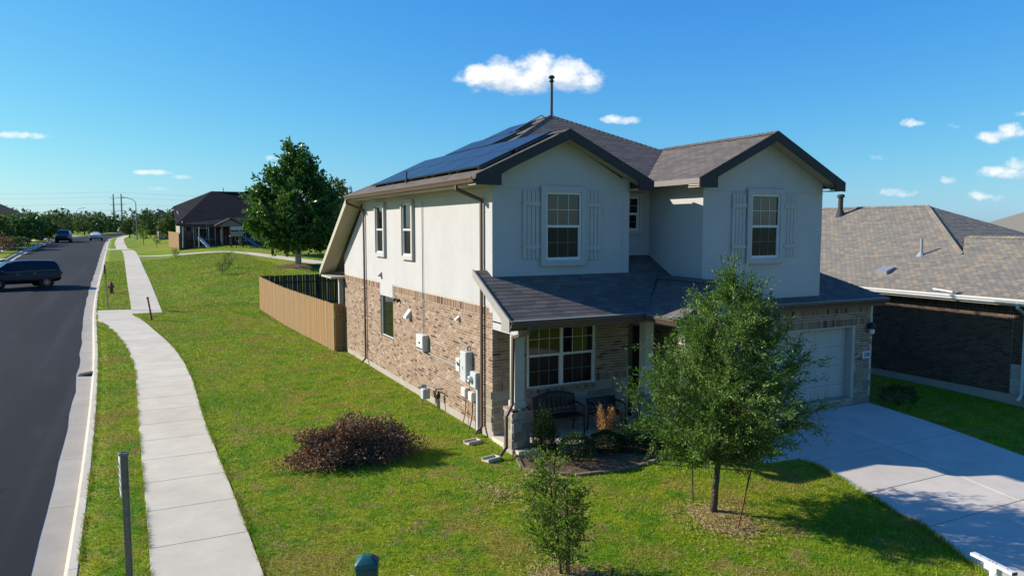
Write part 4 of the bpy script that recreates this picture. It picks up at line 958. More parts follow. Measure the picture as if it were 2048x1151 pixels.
# porch floor, piers, columns
m = MB(); m.box(-.02, 4.98, -1.33, -.002, -.3, .10); m.box(3.2, 4.98, -2.72, -1.33, -.3, .10); m.box(3.72, 5.0, -.002, 1.1, -.3, .10); m.build('porch_floor', 'concrete', house)
def pier(x, y, s=.42):
    o = (x, y, 0)
    stones(house, 'stone', 'mortar', (x, y, 0), FR, 0, s, .10, .88, seed=int(x*10+50), lmin=.18, lmax=.3, name='pier')
    stones(house, 'stone', 'mortar', (x, y, 0), LF, -s, 0, .10, .88, seed=int(x*10+51), lmin=.18, lmax=.3, name='pier')
    m = MB(); m.box(x-.02, x+s+.02, y-.02, y+s+.02, -.2, .10); m.box(x+.02, x+s, y+.02, y+s, .10, .88); m.build('pier_base', 'foundation', house)
    m = MB(); m.box(x-.015, x+s+.015, y-.015, y+s+.015, .885, .90); cap = m.build('pier_cap', 'mortar', house)
    for i in range(6):
        for j in range(2):
            q = MB(); a = x-.02+i*(s+.04)/6; b = y-.02+j*(s+.04)/2; q.box(a+.004, a+(s+.04)/6-.004, b+.004, b+(s+.04)/2-.004, .90, .955, random.random()); q.build('brick', 'brick', cap)
    c = s/2; m = MB(); m.box(x+c-.115, x+c+.115, y+c-.115, y+c+.115, .955, 2.72); m.box(x+c-.14, x+c+.14, y+c-.14, y+c+.14, .955, 1.10); m.box(x+c-.14, x+c+.14, y+c-.14, y+c+.14, 2.6, 2.72); m.build('column', 'column_paint', house)
pier(-.06, -1.13); pier(3.24, -1.28); pier(3.24, -2.66)
# downspouts
downspout(house, [(-.60,.62,5.72), (-.60,.62,5.66), (-.06,.46,5.42), (-.06,.46,.22), (-.22,.42,.10)], 'gutter_brown')
downspout(house, [(-.60,10.5,5.72), (-.60,10.45,5.64), (-.06,10.3,5.4), (-.06,10.3,.25), (-.2,10.25,.12)], 'gutter_brown')
downspout(house, [(.05,-1.62,2.78), (.05,-1.62,2.66), (-.09,-1.2,2.52), (-.10,-1.18,1.1), (-.26,-1.22,.86), (-.26,-1.22,.2), (-.42,-1.3,.08)], 'gutter_brown')
GB.finish(230)
# wall fittings
def hood(y, z, w, h, d, mat):
    m = MB(); m.prism([(-.003,y,z+h), (-.003,y,z), (-d,y,z), (-d,y,z+h*.25)], (0, w, 0)); return m.build('vent_hood', mat, house)
hood(8.42, 3.22, .16, .16, .13, 'stucco_trim'); hood(5.55, 2.16, .24, .26, .16, 'white_metal'); hood(1.88, 2.53, .12, .10, .10, 'box_white')
m = MB(); m.lathe([(.05,-.002), (.05,-.1), (.03,-.12)], (0,6.9,2.60), 10, 'x'); m.lathe([(.05,-.002), (.05,-.1), (.03,-.12)], (0,6.6,2.60), 10, 'x'); m.build('flood_lamp', 'black_metal', house)
m = MB(); m.tube([(-.3,4.46,5.7), (-.03,4.46,5.5), (-.03,4.46,1.8)], .013, 8); m.build('conduit', 'grey_metal', house)
m = MB(); m.tube([(-.05,3.95,1.40), (-.05,3.4,1.38), (-.05,2.0,1.36)], .016, 8); m.build('conduit', 'grey_metal', house)
# ------------------------------------------------------------------ utility boxes on the sunny side wall
def cab(name, label, cat, y0, y1, z0, z1, d, mat, x=-.004):
    o = thing(name, label, cat, (x, (y0+y1)/2, z0)); m = MB(); m.box(x-d, x, y0, y1, z0, z1); m.build('cabinet', mat, o, bevel=.012)
    c = MB(); c.box(x-d-.012, x-d, y0+.015, y1-.015, z0+.02, z1-.02); c.build('cover', mat, o, bevel=.005); return o
o = cab('inverter', 'white inverter box on the brick wall below the thin conduit', 'inverter', 4.1, 4.62, 1.42, 1.86, .17, 'box_white')
m = MB(); m.box(-.186, -.182, 4.3, 4.42, 1.60, 1.66); m.build('display', 'black_metal', o)
m = MB(); m.box(-.19, -.182, 4.14, 4.58, 1.46, 1.50); m.build('trim_strip', 'rubber', o)
o = cab('electrical_panel', 'tall pale grey electrical panel beside the front downspout', 'electrical panel', 1.10, 1.46, 1.12, 1.86, .17, 'box_grey')
m = MB(); m.box(-.192, -.186, 1.27, 1.30, 1.42, 1.50); m.build('latch', 'grey_metal', o); m = MB(); m.tube([(-.06,1.28,1.85), (-.06,1.28,1.95), (-.02,1.28,1.98)], .03, 8); m.build('conduit_hub', 'grey_metal', o)
o = cab('disconnect_switch', 'small white switch box left of the tall grey electrical panel', 'switch box', 1.62, 1.86, 1.28, 1.62, .12, 'box_white')
m = MB(); m.bar((-.14,1.66,1.45), (-.18,1.66,1.54), .02, .03); m.build('lever', 'black_metal', o)
o = cab('electric_meter', 'grey meter base with round glass meter next to the front downspout', 'meter', .62, .95, 1.06, 1.44, .13, 'box_grey')
m = MB(); m.lathe([(.088,-.146), (.088,-.17), (.08,-.21), (.06,-.235), (.0,-.24)], (0,.86,1.26), 20, 'x'); m.build('meter_dial', 'white_metal', o, smooth=False); m = MB(); m.box(-.246, -.24, .82, .90, 1.27, 1.30); m.build('readout', 'black_metal', o)
m = MB(); m.box(-.08, -.01, .66, .74, .02, 1.06); m.build('riser_conduit', 'box_grey', o)
for k, (y0, y1, z0, z1, lab, cm) in enumerate(((1.30,1.56,.72,.95,'left of two small white cable boxes low on the brick wall','orange_cable'), (.90,1.13,.70,.92,'right of two small white cable boxes low on the brick wall','dark_wood'))):
    o = cab('cable_box', lab, 'cable box', y0, y1, z0, z1, .11, 'box_white'); tag(o, group='cable boxes on the side wall')
    m = MB(); y = (y0+y1)/2; m.tube([(-.05,y,z0+.01), (-.05,y,.45), (-.06,y+.03,.25), (-.10,y+.08,.02)], .014, 8); m.build('cable', cm, o)
o = thing('gas_meter', 'grey gas meter on a thin riser in front of the brick wall', 'gas meter', (-.30,3.72,0))
m = MB(); m.box(-.38, -.16, 3.56, 3.78, .22, .50); m.build('meter_body', 'box_grey', o, bevel=.04)
m = MB(); m.lathe([(.085,0), (.09,.02), (.09,.06), (.05,.09)], (-.28,3.88,.46), 16); m.build('regulator', 'galvanised', o)
m = MB(); m.tube([(-.27,3.88,gz(-.3,3.9)-.05), (-.27,3.88,.58), (-.27,3.74,.60), (-.27,3.70,.60), (-.27,3.70,.49)], .018, 8); m.tube([(-.27,3.62,.49), (-.27,3.62,.62), (-.27,3.2,.64), (-.27,2.9,.62), (-.04,2.9,.62)], .018, 8); m.build('pipework', 'galvanised', o)
o = thing('hose_bib', 'dark pipe valve standing at the wall beside the gas meter', 'valve', (-.14,3.05,0))
m = MB(); m.tube([(-.14,3.05,gz(0,3)-.05), (-.14,3.05,.50)], .02, 8); m.build('riser', 'galvanised', o); m = MB(); m.lathe([(.05,.34), (.06,.38), (.06,.46), (.03,.5)], (-.14,3.05,0), 12); m.build('valve_body', 'black_metal', o)

def splash(name, label, x, y, rot):
    o = thing(name, label, 'splash block', (x, y, gz(x, y)), rot, 'concrete splash blocks on the lawn'); m = MB()
    m.box(-.17, .17, -.10, .10, 0, .03); m.build('base', 'concrete', o, local=True)
    for a in (-1, 1): m = MB(); m.box(-.17, .17, a*.10-.012, a*.10+.012, .0, .075); m.build('side_lip', 'concrete', o, local=True)
    m = MB(); m.box(.15, .17, -.1, .1, .0, .075); m.build('back_lip', 'concrete', o, local=True)
splash('splash_block', 'pale splash block in the grass below the corner downspout', -.50, .0, .2); splash('splash_block', 'pale splash block in the grass below the porch downspout', -.62, -1.25, .25)

# ------------------------------------------------------------------ wooden fence
t = NT('cedar'); c = t.ramp(t.attr(), [(0, (.36,.205,.083)), (.35, (.51,.315,.14)), (.65, (.30,.175,.077)), (1, (.57,.37,.185))])
c = t.mix(1.0, c, t.ramp(t.noise(7, 6, .7, (6, 6, .5)), [(.25, (.62,.6,.58)), (.7, (1,1,1))]), 'MULTIPLY')
c = t.mix(t.step(t.noise(1.1, 5, .65, (1, 1, .25)), .45, .65, 0, .55), c, (.28,.20,.115)); t.bump(t.noise(30, 4, .7, (4, 4, .3)), .4, .006); MAT['cedar'] = t.fin(c, .85, .2)
t = NT('dark_shade_wood'); c = t.ramp(t.attr(), [(0, (.085,.062,.048)), (1, (.13,.098,.076))]); c = t.mix(1.0, c, t.ramp(t.noise(7, 6, .7, (6, 6, .5)), [(.25, (.6,.6,.6)), (.7, (1,1,1))]), 'MULTIPLY'); MAT['dark_shade_wood'] = t.fin(c, .9, .15)  # dark wood; on the fences it is cedar with shade painted into the colour
def fence(label, a, b, h, mat, inner, group=None, pw=.14, tops=None, railmat=None):
    a, b = V3((*a, 0)), V3((*b, 0)); d = b-a; L = d.length; d.normalize(); n = V3((d.y, -d.x, 0))*inner   # inner: side the rails stand on
    o = thing('wooden_fence', label, 'fence', (a.x, a.y, gz(a.x, a.y)), 0, group); var = {}
    k = 0.; i = 0
    while k < L-.05:
        w = pw; p = a+d*(k+w/2); z = gz(p.x, p.y); key = i % 7
        if key not in var:
            m = MB(); r = random.random(); e = .03; W = w-.012
            m.add([(-W/2,-.008,0), (W/2,-.008,0), (W/2,-.008,h-e), (W/2-e,-.008,h), (-W/2+e,-.008,h), (-W/2,-.008,h-e), (-W/2,.008,0), (W/2,.008,0), (W/2,.008,h-e), (W/2-e,.008,h), (-W/2+e,.008,h), (-W/2,.008,h-e)],
                  [(0,1,2,3,4,5), (11,10,9,8,7,6)]+[(j, 6+j, 6+(j+1) % 6, (j+1) % 6) for j in range(6)], r); var[key] = m.mesh('picket'); var[key].materials.append(MAT[mat])
        ob = bpy.data.objects.new('picket', var[key]); link(ob, o); ob.location = p+V3((0, 0, z+.03+random.uniform(-.012, .012)))-OFF[o.name]+n*random.uniform(-.003, .003); ob.rotation_euler = (0, random.uniform(-.006, .006), math.atan2(d.y, d.x))
        k += w; i += 1
    for f in (.25, 1.45):
        m = MB(); st = max(2, int(L/3))
        for s in range(st):
            p, q = a+d*(L*s/st), a+d*(L*(s+1)/st); m.bar(p+n*.03+V3((0,0,gz(p.x,p.y)+f)), q+n*.03+V3((0,0,gz(q.x,q.y)+f)), .04, .09)
        m.build('rail', railmat or mat, o)
    k = 0
    while k <= L+.1:
        p = a+d*min(k, L-.06)+n*.09; m = MB(); z = gz(p.x, p.y); m.box(p.x-.05, p.x+.05, p.y-.05, p.y+.05, z-.2, z+h-.1); m.build('post', railmat or mat, o); k += 2.4
    return o
fence('long honey coloured picket fence running back from the brick wall', (-.42,13.42), (-1.15,28.0), 1.83, 'cedar', 1, 'backyard fence runs')
fence('short shaded fence return joining the long fence to the house', (.02,13.36), (-.40,13.40), 1.83, 'cedar', -1, 'backyard fence runs')
fence('dark inner face of the rear fence across the backyard', (4.6,28.25), (-1.13,28.1), 1.83, 'dark_shade_wood', -1, 'backyard fence runs')  # inner face lies in shade, and its wood colour is darkened for that

# ------------------------------------------------------------------ neighbour on the right
nb = thing('house', 'single-storey dark brick house with mottled tan shingle roof', 'house', (14.4,0,0)); NB = Bricks('dark_brick'); NS = Shingles('tan_shingle', .20, .125, .006)
LN = (14.4, 0, 0)
m = MB(); m.box(14.42, 26, -4.4, 14, -.5, .22); m.build('foundation', 'foundation', nb)
NB.wall(nb, 'dark_mortar', LN, LF, -9, 3.05, .22, 2.72, soldiers=[2.5])
GBs = [0]
m = MB(); m.box(14.5, 26, -4.3, 14, .22, 2.9); m.build('inner_wall', 'dark_mortar', nb)
NB.wall(nb, 'dark_mortar', LN, LF, 3.05, 4.4, 1.05, 2.72, soldiers=[1.05, 2.5])
stones(nb, 'pale_stone', 'mortar', LN, LF, 3.05, 4.4, .22, 1.05, hmin=.2, hmax=.3, lmin=.35, lmax=.6, seed=21)
NB.finish(260)
zn = lambda X: 2.90+.45*(X-13.95)
nr = roof_slab('roof', [(13.95,14,zn(13.95)), (13.95,-4.8,zn(13.95)), (17.48,-4.8,zn(17.48)), (17.48,.1,zn(17.48)), (16.28,-.4,zn(16.28)), (20,3.3,zn(20)), (20,14,zn(20))], 'tan_shingle', nb)
NS.area(nr, [(13.95,14,zn(13.95)), (13.95,-.4,zn(13.95)), (16.28,-.4,zn(16.28)), (20,3.3,zn(20)), (20,14,zn(20))], (0,1,0))
NS.area(nr, [(13.95,-.4,zn(13.95)), (13.95,-4.8,zn(13.95)), (17.48,-4.8,zn(17.48)), (17.48,-.4,zn(17.48))], (0,1,0))
NS.area(nr, [(16.28,-.4,zn(16.28)), (17.48,-.4,zn(17.48)), (17.48,.3,zn(17.48))], (0,1,0))
h1 = roof_slab('roof', [(20,3.3,zn(20)), (16.28,-.4,zn(16.28)), (23.7,-.4,zn(16.28))], 'tan_shingle', nb)
NS.area(h1, [(20,3.3,zn(20)), (16.28,-.4,zn(16.28)), (23.7,-.4,zn(16.28))], (1,0,0), keep=lambda C: C.z > min(zn(C.x), zn(17.48)-.45*(C.x-17.48))-.02 or C.x < 17.48)
roof_slab('roof', [(17.48,-4.8,zn(17.48)), (21,-4.8,2.9), (21,.3,2.9), (17.48,.3,zn(17.48))], 'tan_shingle', nb)
roof_slab('roof', [(20,3.3,zn(20)), (20,14,zn(20)), (26,14,2.9), (26,-2.7,2.9)], 'tan_shingle', nb)
caps(nr, 'tan_shingle', (20,3.3,zn(20)+.02), (20,14,zn(20)+.02)); caps(nr, 'tan_shingle', (16.3,-.4,zn(16.3)+.02), (20,3.3,zn(20)+.02)); caps(nr, 'tan_shingle', (17.48,-4.8,zn(17.48)+.02), (17.48,.2,zn(17.48)+.02)); 
NS.finish(300)
m = MB(); m.box(13.96, 14.42, -4.7, 14, 2.70, 2.73); m.build('soffit', 'soffit', nb)
gutter((13.95,-4.8,2.885), (13.95,14,2.885), (-1,0,0), 'white_metal', nb); m = MB(); m.box(13.95, 13.975, -4.8, 14, 2.72, 2.885); m.build('fascia', 'white_vinyl', nb)
downspout(nb, [(13.88,-3.42,2.78), (13.9,-3.42,2.66), (14.31,-3.42,2.45), (14.31,-3.42,.25), (14.15,-3.42,.12)], 'white_metal')
m = MB(); z = zn(14.95); m.prism([(14.75,1.1,zn(14.75)), (15.15,1.1,zn(15.15)+.0), (15.15,1.1,zn(15.15)+.09), (14.72,1.1,zn(14.75)+.13)], (0,.42,0)); m.build('roof_vent', 'grey_metal', nb)
m = MB(); m.lathe([(.16,-.05), (.06,.10), (.045,.11), (.045,.55)], (16.15,.9,zn(16.15)), 12); m.build('vent_pipe', 'grey_metal', nb)
m = MB(); m.lathe([(.22,-.1), (.13,.2), (.10,.22), (.10,.75)], (19.3,6.7,zn(19.3)), 12); m.lathe([(.15,.75), (.16,.80), (.12,.88)], (19.3,6.7,zn(19.3)), 12); m.build('flue_pipe', 'fascia_dark', nb)
m = MB(); m.bar((13.96,-1.6,2.95), (13.96,-1.0,3.0), .02, .05); m.build('gutter_strap', 'white_metal', nb)
# further house beyond it
n2 = thing('house', 'tan shingle roof of a further house rising behind the brick house', 'house', (36,4,0))
m = MB(); m.box(30.6, 46, -4.5, 13.5, 0, 2.75); m.build('wall', 'dark_brick', n2)
m = MB(); P = lambda x, y, z: (x, y, z)
m.prism([(30,-5,2.9), (30,14,2.9), (37,8,6.0), (37,1.5,6.0)], (0,0,-.1)); m.prism([(30,-5,2.9), (37,1.5,6.0), (46.5,-5,2.9)], (0,0,-.1)); m.prism([(37,1.5,6.0), (37,8,6.0), (46.5,14,2.9), (46.5,-5,2.9)], (0,0,-.1)); m.prism([(30,14,2.9), (46.5,14,2.9), (37,8,6.0)], (0,0,-.1)); m.build('roof', 'tan_shingle', n2)
m = MB(); m.box(34.6, 35.1, 2.0, 2.5, 4.9, 5.2); m.build('roof_vent', 'fascia_dark', n2)

# ------------------------------------------------------------------ far houses
def hip_house(label, x0, x1, y0, y1, ze, zr, wall, roof, inset=None, group=None):
    zb = min(gz(x0, y0), gz(x1, y0)); o = thing('house', label, 'house', ((x0+x1)/2, y0, zb), 0, group)
    m = MB(); m.box(x0, x1, y0, y1, zb-.5, ze-.1); m.build('wall', wall, o)
    e = .5; w = (y1-y0)/2+e if inset is None else inset; yc = (y0+y1)/2
    a, b, c, d = (x0-e,y0-e,ze), (x1+e,y0-e,ze), (x1+e,y1+e,ze), (x0-e,y1+e,ze); r0, r1 = (x0-e+w,yc,zr), (x1+e-w,yc,zr)
    for P in ([a,b,r1,r0], [c,d,r0,r1], [d,a,r0], [b,c,r1]): m = MB(); m.prism(P, (0,0,-.18)); m.build('roof', roof, o)
    return o
pmat('far_roof_dark', (.028,.026,.027), .25, 1.2, .95, .1); pmat('far_roof_brown', (.085,.066,.055), .2, 1.2, .95, .1); pmat('far_wall', (.30,.245,.19), .1, .6, .9, .1); pmat('far_wall_pale', (.42,.37,.30), .1, .6, .9, .1); pmat('far_brick', (.085,.062,.052), .2, 3, .9, .1)
fh = thing('house', 'dark-roofed house with pale end wall beyond the lawn, behind the play yard', 'house', (4,78,2.6))
zb = 2.5
m = MB(); m.box(-2.6, 12.5, 77.8, 88, zb-1, 5.2); m.build('wall', 'far_brick', fh)
m = MB(); m.prism([(-2.9,77.8,zb-1), (-2.9,88,zb-1), (-2.9,88,7.3), (-2.9,83,7.35), (-2.9,77.8,5.1)], (.28,0,0)); m.build('end_wall', 'far_wall_pale', fh)
for P in ([(-3.3,77.1,5.15), (13,77.1,5.15), (13,83,7.2), (8.2,85.2,9.35), (1.2,85.2,9.35), (-3.3,83.,7.35)], [(-3.3,83,7.35), (1.2,85.2,9.35), (1.2,85.3,9.35), (-3.3,90,7.2)], [(8.2,85.2,9.35), (13,83,7.2), (13,90,6.)], [(-3.3,90,6.9), (1.2,85.3,9.35), (8.2,85.3,9.35), (13,90,6.)]):
    m = MB(); m.prism(P, (0,0,-.16)); m.build('roof', 'far_roof_dark', fh)
for x, z0, zz in ((-1.9,7.1,.55), (-.85,7.5,.5), (.25,7.9,.5), (1.2,8.3,.5)): 
    m = MB(); y = 77.1+(z0-5.15)*2.87; m.bar((x,y-.15,z0+.02), (x,y+.5,z0+.3), .09, .10); m.build('roof_pipe', 'box_grey', fh)
m = MB(); m.bar((-2.6,77.5,5.35), (-3.0,81.2,6.75), .08, .08); m.build('roof_pipe', 'box_grey', fh)
for x in (2.6, 7.2): m = MB(); m.lathe([(.06,0), (.06,.5)], (x,85.2,9.3), 8); m.build('vent_pipe', 'box_grey', fh)
m = MB(); m.box(5.1, 5.9, 84.6, 85, 9.1, 9.45); m.build('roof_vent', 'far_roof_dark', fh)
for x0, x1, z0, z1 in ((-1.2,.1,3.5,4.7), (3.1,4.2,3.3,4.6), (9,10.2,3.5,4.7)):
    m = MB(); m.box(x0-.07, x1+.07, 77.74, 77.8, z0-.07, z1+.07); w = m.build('window', 'white_vinyl', fh); m = MB(); m.box(x0, x1, 77.71, 77.74, z0, z1); m.build('pane', 'glass', w)
o = thing('patio_cover', 'small gabled patio cover on two posts behind the dark-roofed house', 'patio cover', (2.6,75,2.6))
for x in (1.35, 3.2): m = MB(); m.box(x-.11, x+.11, 74.9, 75.12, 2.2, 5.1); m.build('post', 'far_wall', o)
m = MB(); m.prism([(.7,74.6,4.95), (2.3,74.6,5.78), (2.3,77.7,5.78), (.7,77.7,4.95)], (0,0,.12)); m.prism([(2.3,74.6,5.78), (3.9,74.6,4.95), (3.9,77.7,4.95), (2.3,77.7,5.78)], (0,0,.12)); m.build('roof', 'far_roof_brown', o)
m = MB(); m.prism([(.85,74.75,4.98), (3.75,74.75,4.98), (2.3,74.75,5.72)], (0,.1,0)); m.build('gable', 'far_wall', o)
fence('sunlit fence end beside the dark-roofed house yard', (-3.15,74.2), (-3.9,84.), 1.9, 'cedar', 1, 'far yard fence'); fence('dark fence side facing us at the far play yard', (-3.1,74.1), (-1.5,74.8), 1.9, 'dark_shade_wood', -1, 'far yard fence')  # same fence twice: lit end in cedar, other side with shade coloured in
pmat('play_blue', (.05,.12,.30), .05, 3, .4); pmat('play_white', (.6,.62,.63), .05, 3, .5)
o = thing('playset', 'backyard playset with pale slide and blue slide', 'playset', (2.2,71,2.6))
z = gz(2, 71)
for x, y in ((2.0,71.6), (3.2,71.6), (2.0,72.8), (3.2,72.8)): m = MB(); m.box(x-.06, x+.06, y-.06, y+.06, z, z+2.4); m.build('post', 'dark_shade_wood', o)
m = MB(); m.box(1.9, 3.3, 71.5, 72.9, z+1.2, z+1.28); m.build('platform', 'cedar', o); m = MB(); m.box(1.95, 3.25, 71.52, 71.56, z+1.9, z+2.3); m.build('panel', 'play_white', o); m = MB(); m.box(1.95, 3.25, 71.50, 71.54, z+1.3, z+1.75); m.build('panel', 'far_wall_pale', o)
m = MB(); m.bar((3.1,71.8,z+1.3), (4.6,70.3,z+.15), .5, .08); m.build('slide', 'play_blue', o); m = MB(); m.bar((-1.2,72.6,z+1.1), (-.4,71.0,z+.05), .4, .06); m.build('slide', 'play_white', o)
m = MB(); m.tube([(-3.0,72.6,z+2.3), (2.0,72.3,z+2.3)], .05, 8); m.build('swing_beam', 'dark_shade_wood', o)
for x in (-2.9, -1.3): 
    m = MB(); m.tube([(x,72.1,z), (x+.1,72.5,z+2.3)], .04, 6); m.tube([(x,73.1,z), (x+.1,72.6,z+2.3)], .04, 6); m.build('swing_leg', 'play_white', o)
o = thing('trampoline', 'round trampoline with dark net poles in the far yard', 'trampoline', (-.9,74.2,2.6))
m = MB(); m.lathe([(1.5,0), (1.55,.06), (1.5,.08)], (-.9,75.2,gz(-.9,75)+.75), 24); m.build('mat', 'rubber', o)
for k in range(6): m = MB(); a = k*math.pi/3; x, y = -.9+1.55*math.cos(a), 75.2+1.55*math.sin(a); m.tube([(x,y,gz(x,y)), (x,y,gz(x,y)+2.4)], .03, 6); m.build('pole', 'grey_metal', o)
o = thing('metal_fence', 'thin black metal rail fence along the far yards', 'fence', (0,67,2.4))
for k in range(14):
    x = -1.6+k*1.0; y = 72.6-.45*k if k < 8 else 69-.1*(k-8); m = MB(); m.box(x-.03, x+.03, y-.03, y+.03, gz(x, y)-.1, gz(x, y)+1.3); m.build('post', 'black_metal', o)
for f in (.25, 1.2):
    m = MB()
    for k in range(13):
        q = [(-1.6+j*1.0, (72.6-.45*j if j < 8 else 69-.1*(j-8))) for j in (k, k+1)]; m.bar((*q[0], gz(*q[0])+f), (*q[1], gz(*q[1])+f), .03, .04)
    m.build('rail', 'black_metal', o)
h = hip_house('beige house with grey roof partly hidden behind the dark-roofed house', -4.4, 6, 112, 124, 5.6, 8.2, 'far_wall', 'far_roof_brown')
hip_house('brown hip-roofed house above the trees left of the street', -46, -27, 150, 164, 6.8, 11.0, 'far_brick', 'far_roof_brown')
hip_house('low dark-roofed house among trees at the end of the street', -42, -28, 275, 290, 6.2, 9.3, 'far_wall', 'far_roof_dark')
hip_house('pale grey roofed house where the street bends out of sight', -6, 9, 330, 345, 7.6, 12.4, 'far_wall', 'far_roof_brown')
hip_house('small roof showing between treetops left of the pylons', -24, -12, 330, 342, 6.0, 9.6, 'far_wall', 'far_roof_dark')
# houses across the street, behind the camera: what the front windows mirror
for k, (x0, x1, lab) in enumerate(((-22,-9,'brick house with grey roof across the street, left'), (-3,10,'brick house with grey roof across the street, middle'), (16,29,'brick house with grey roof across the street, right'))):
    zb = gz(x0, -48); hip_house(lab, x0, x1, -52-k, -41-k, zb+3.0+(2.4 if k else 0), zb+6.2+(2.0 if k else 0), 'far_wall', 'far_roof_brown', group='houses across the street')
# ------------------------------------------------------------------ vehicles
def paint(name, c, rough=.35):
    t = NT(name); t.fin(c, rough, .3); t.b.inputs['Coat Weight'].default_value = .12; t.b.inputs['Coat Roughness'].default_value = .06; MAT[name] = t.m
paint('paint_navy', (.008,.009,.020)); paint('paint_black', (.010,.010,.012)); paint('paint_white', (.62,.63,.64)); paint('paint_silver', (.33,.34,.35)); paint('car_glass', (.006,.007,.009), .06)
pmat('tail_red', (.25,.02,.02), .05, 9, .3, .5); pmat('head_clear', (.6,.62,.65), .05, 9, .2, .6); pmat('tyre', (.015,.015,.016), .1, 9, .8, .2); pmat('alloy', (.33,.335,.345), .05, 9, .3, .5, 0, 60, .6)
SUV = dict(st=[(-2.46,.55,.98,1.04,.88,.76), (-2.43,.44,1.08,1.22,.94,.79), (-2.34,.40,1.12,1.56,.96,.78), (-2.14,.34,1.12,1.74,.97,.75), (-1.6,.30,1.11,1.77,.98,.75), (-.7,.28,1.09,1.80,.98,.76), (.2,.28,1.07,1.79,.98,.75), (.62,.28,1.06,1.71,.98,.73), (1.05,.29,1.06,1.46,.97,.70), (1.48,.30,1.06,1.16,.96,.74), (1.95,.32,1.03,1.10,.95,.76), (2.28,.36,.93,.98,.91,.74), (2.44,.44,.78,.82,.82,.66)], g=(-2.0,.85), ws=(1.42,.66), rw=(-2.36,-2.0), wb=(-1.42,1.42), wr=.37, L=2.46)
SUV['st'] = [(x*.96, zb, zk*1.03, zr*1.055, hw, ht) for x, zb, zk, zr, hw, ht in SUV['st']]
SEDAN = dict(st=[(-2.34,.52,.82,.86,.80,.62), (-2.28,.40,.96,1.00,.88,.66), (-1.9,.32,.99,1.05,.91,.68), (-1.45,.27,.98,1.14,.92,.66), (-.9,.24,.95,1.37,.92,.62), (-.3,.22,.93,1.44,.92,.62), (.3,.22,.92,1.42,.92,.62), (.75,.22,.92,1.26,.92,.62), (1.2,.24,.91,1.00,.91,.68), (1.8,.28,.84,.88,.90,.68), (2.2,.34,.70,.74,.84,.62), (2.32,.42,.60,.63,.74,.52)], g=(-1.15,.9), ws=(1.15,.5), rw=(-1.5,-.75), wb=(-1.32,1.36), wr=.33, L=2.34)
def ring(spec, x):
    st = spec['st']; xs = [s[0] for s in st]; zb, zbelt, zr, hw, ht = [float(np.interp(x, xs, [s[i] for s in st])) for i in range(1, 6)]
    return [(-hw*.80,zb), (-hw,zb+.16), (-hw*1.01,(zb+zbelt)/2), (-hw*.965,zbelt), (-ht,zr-.07), (-ht*.72,zr)]
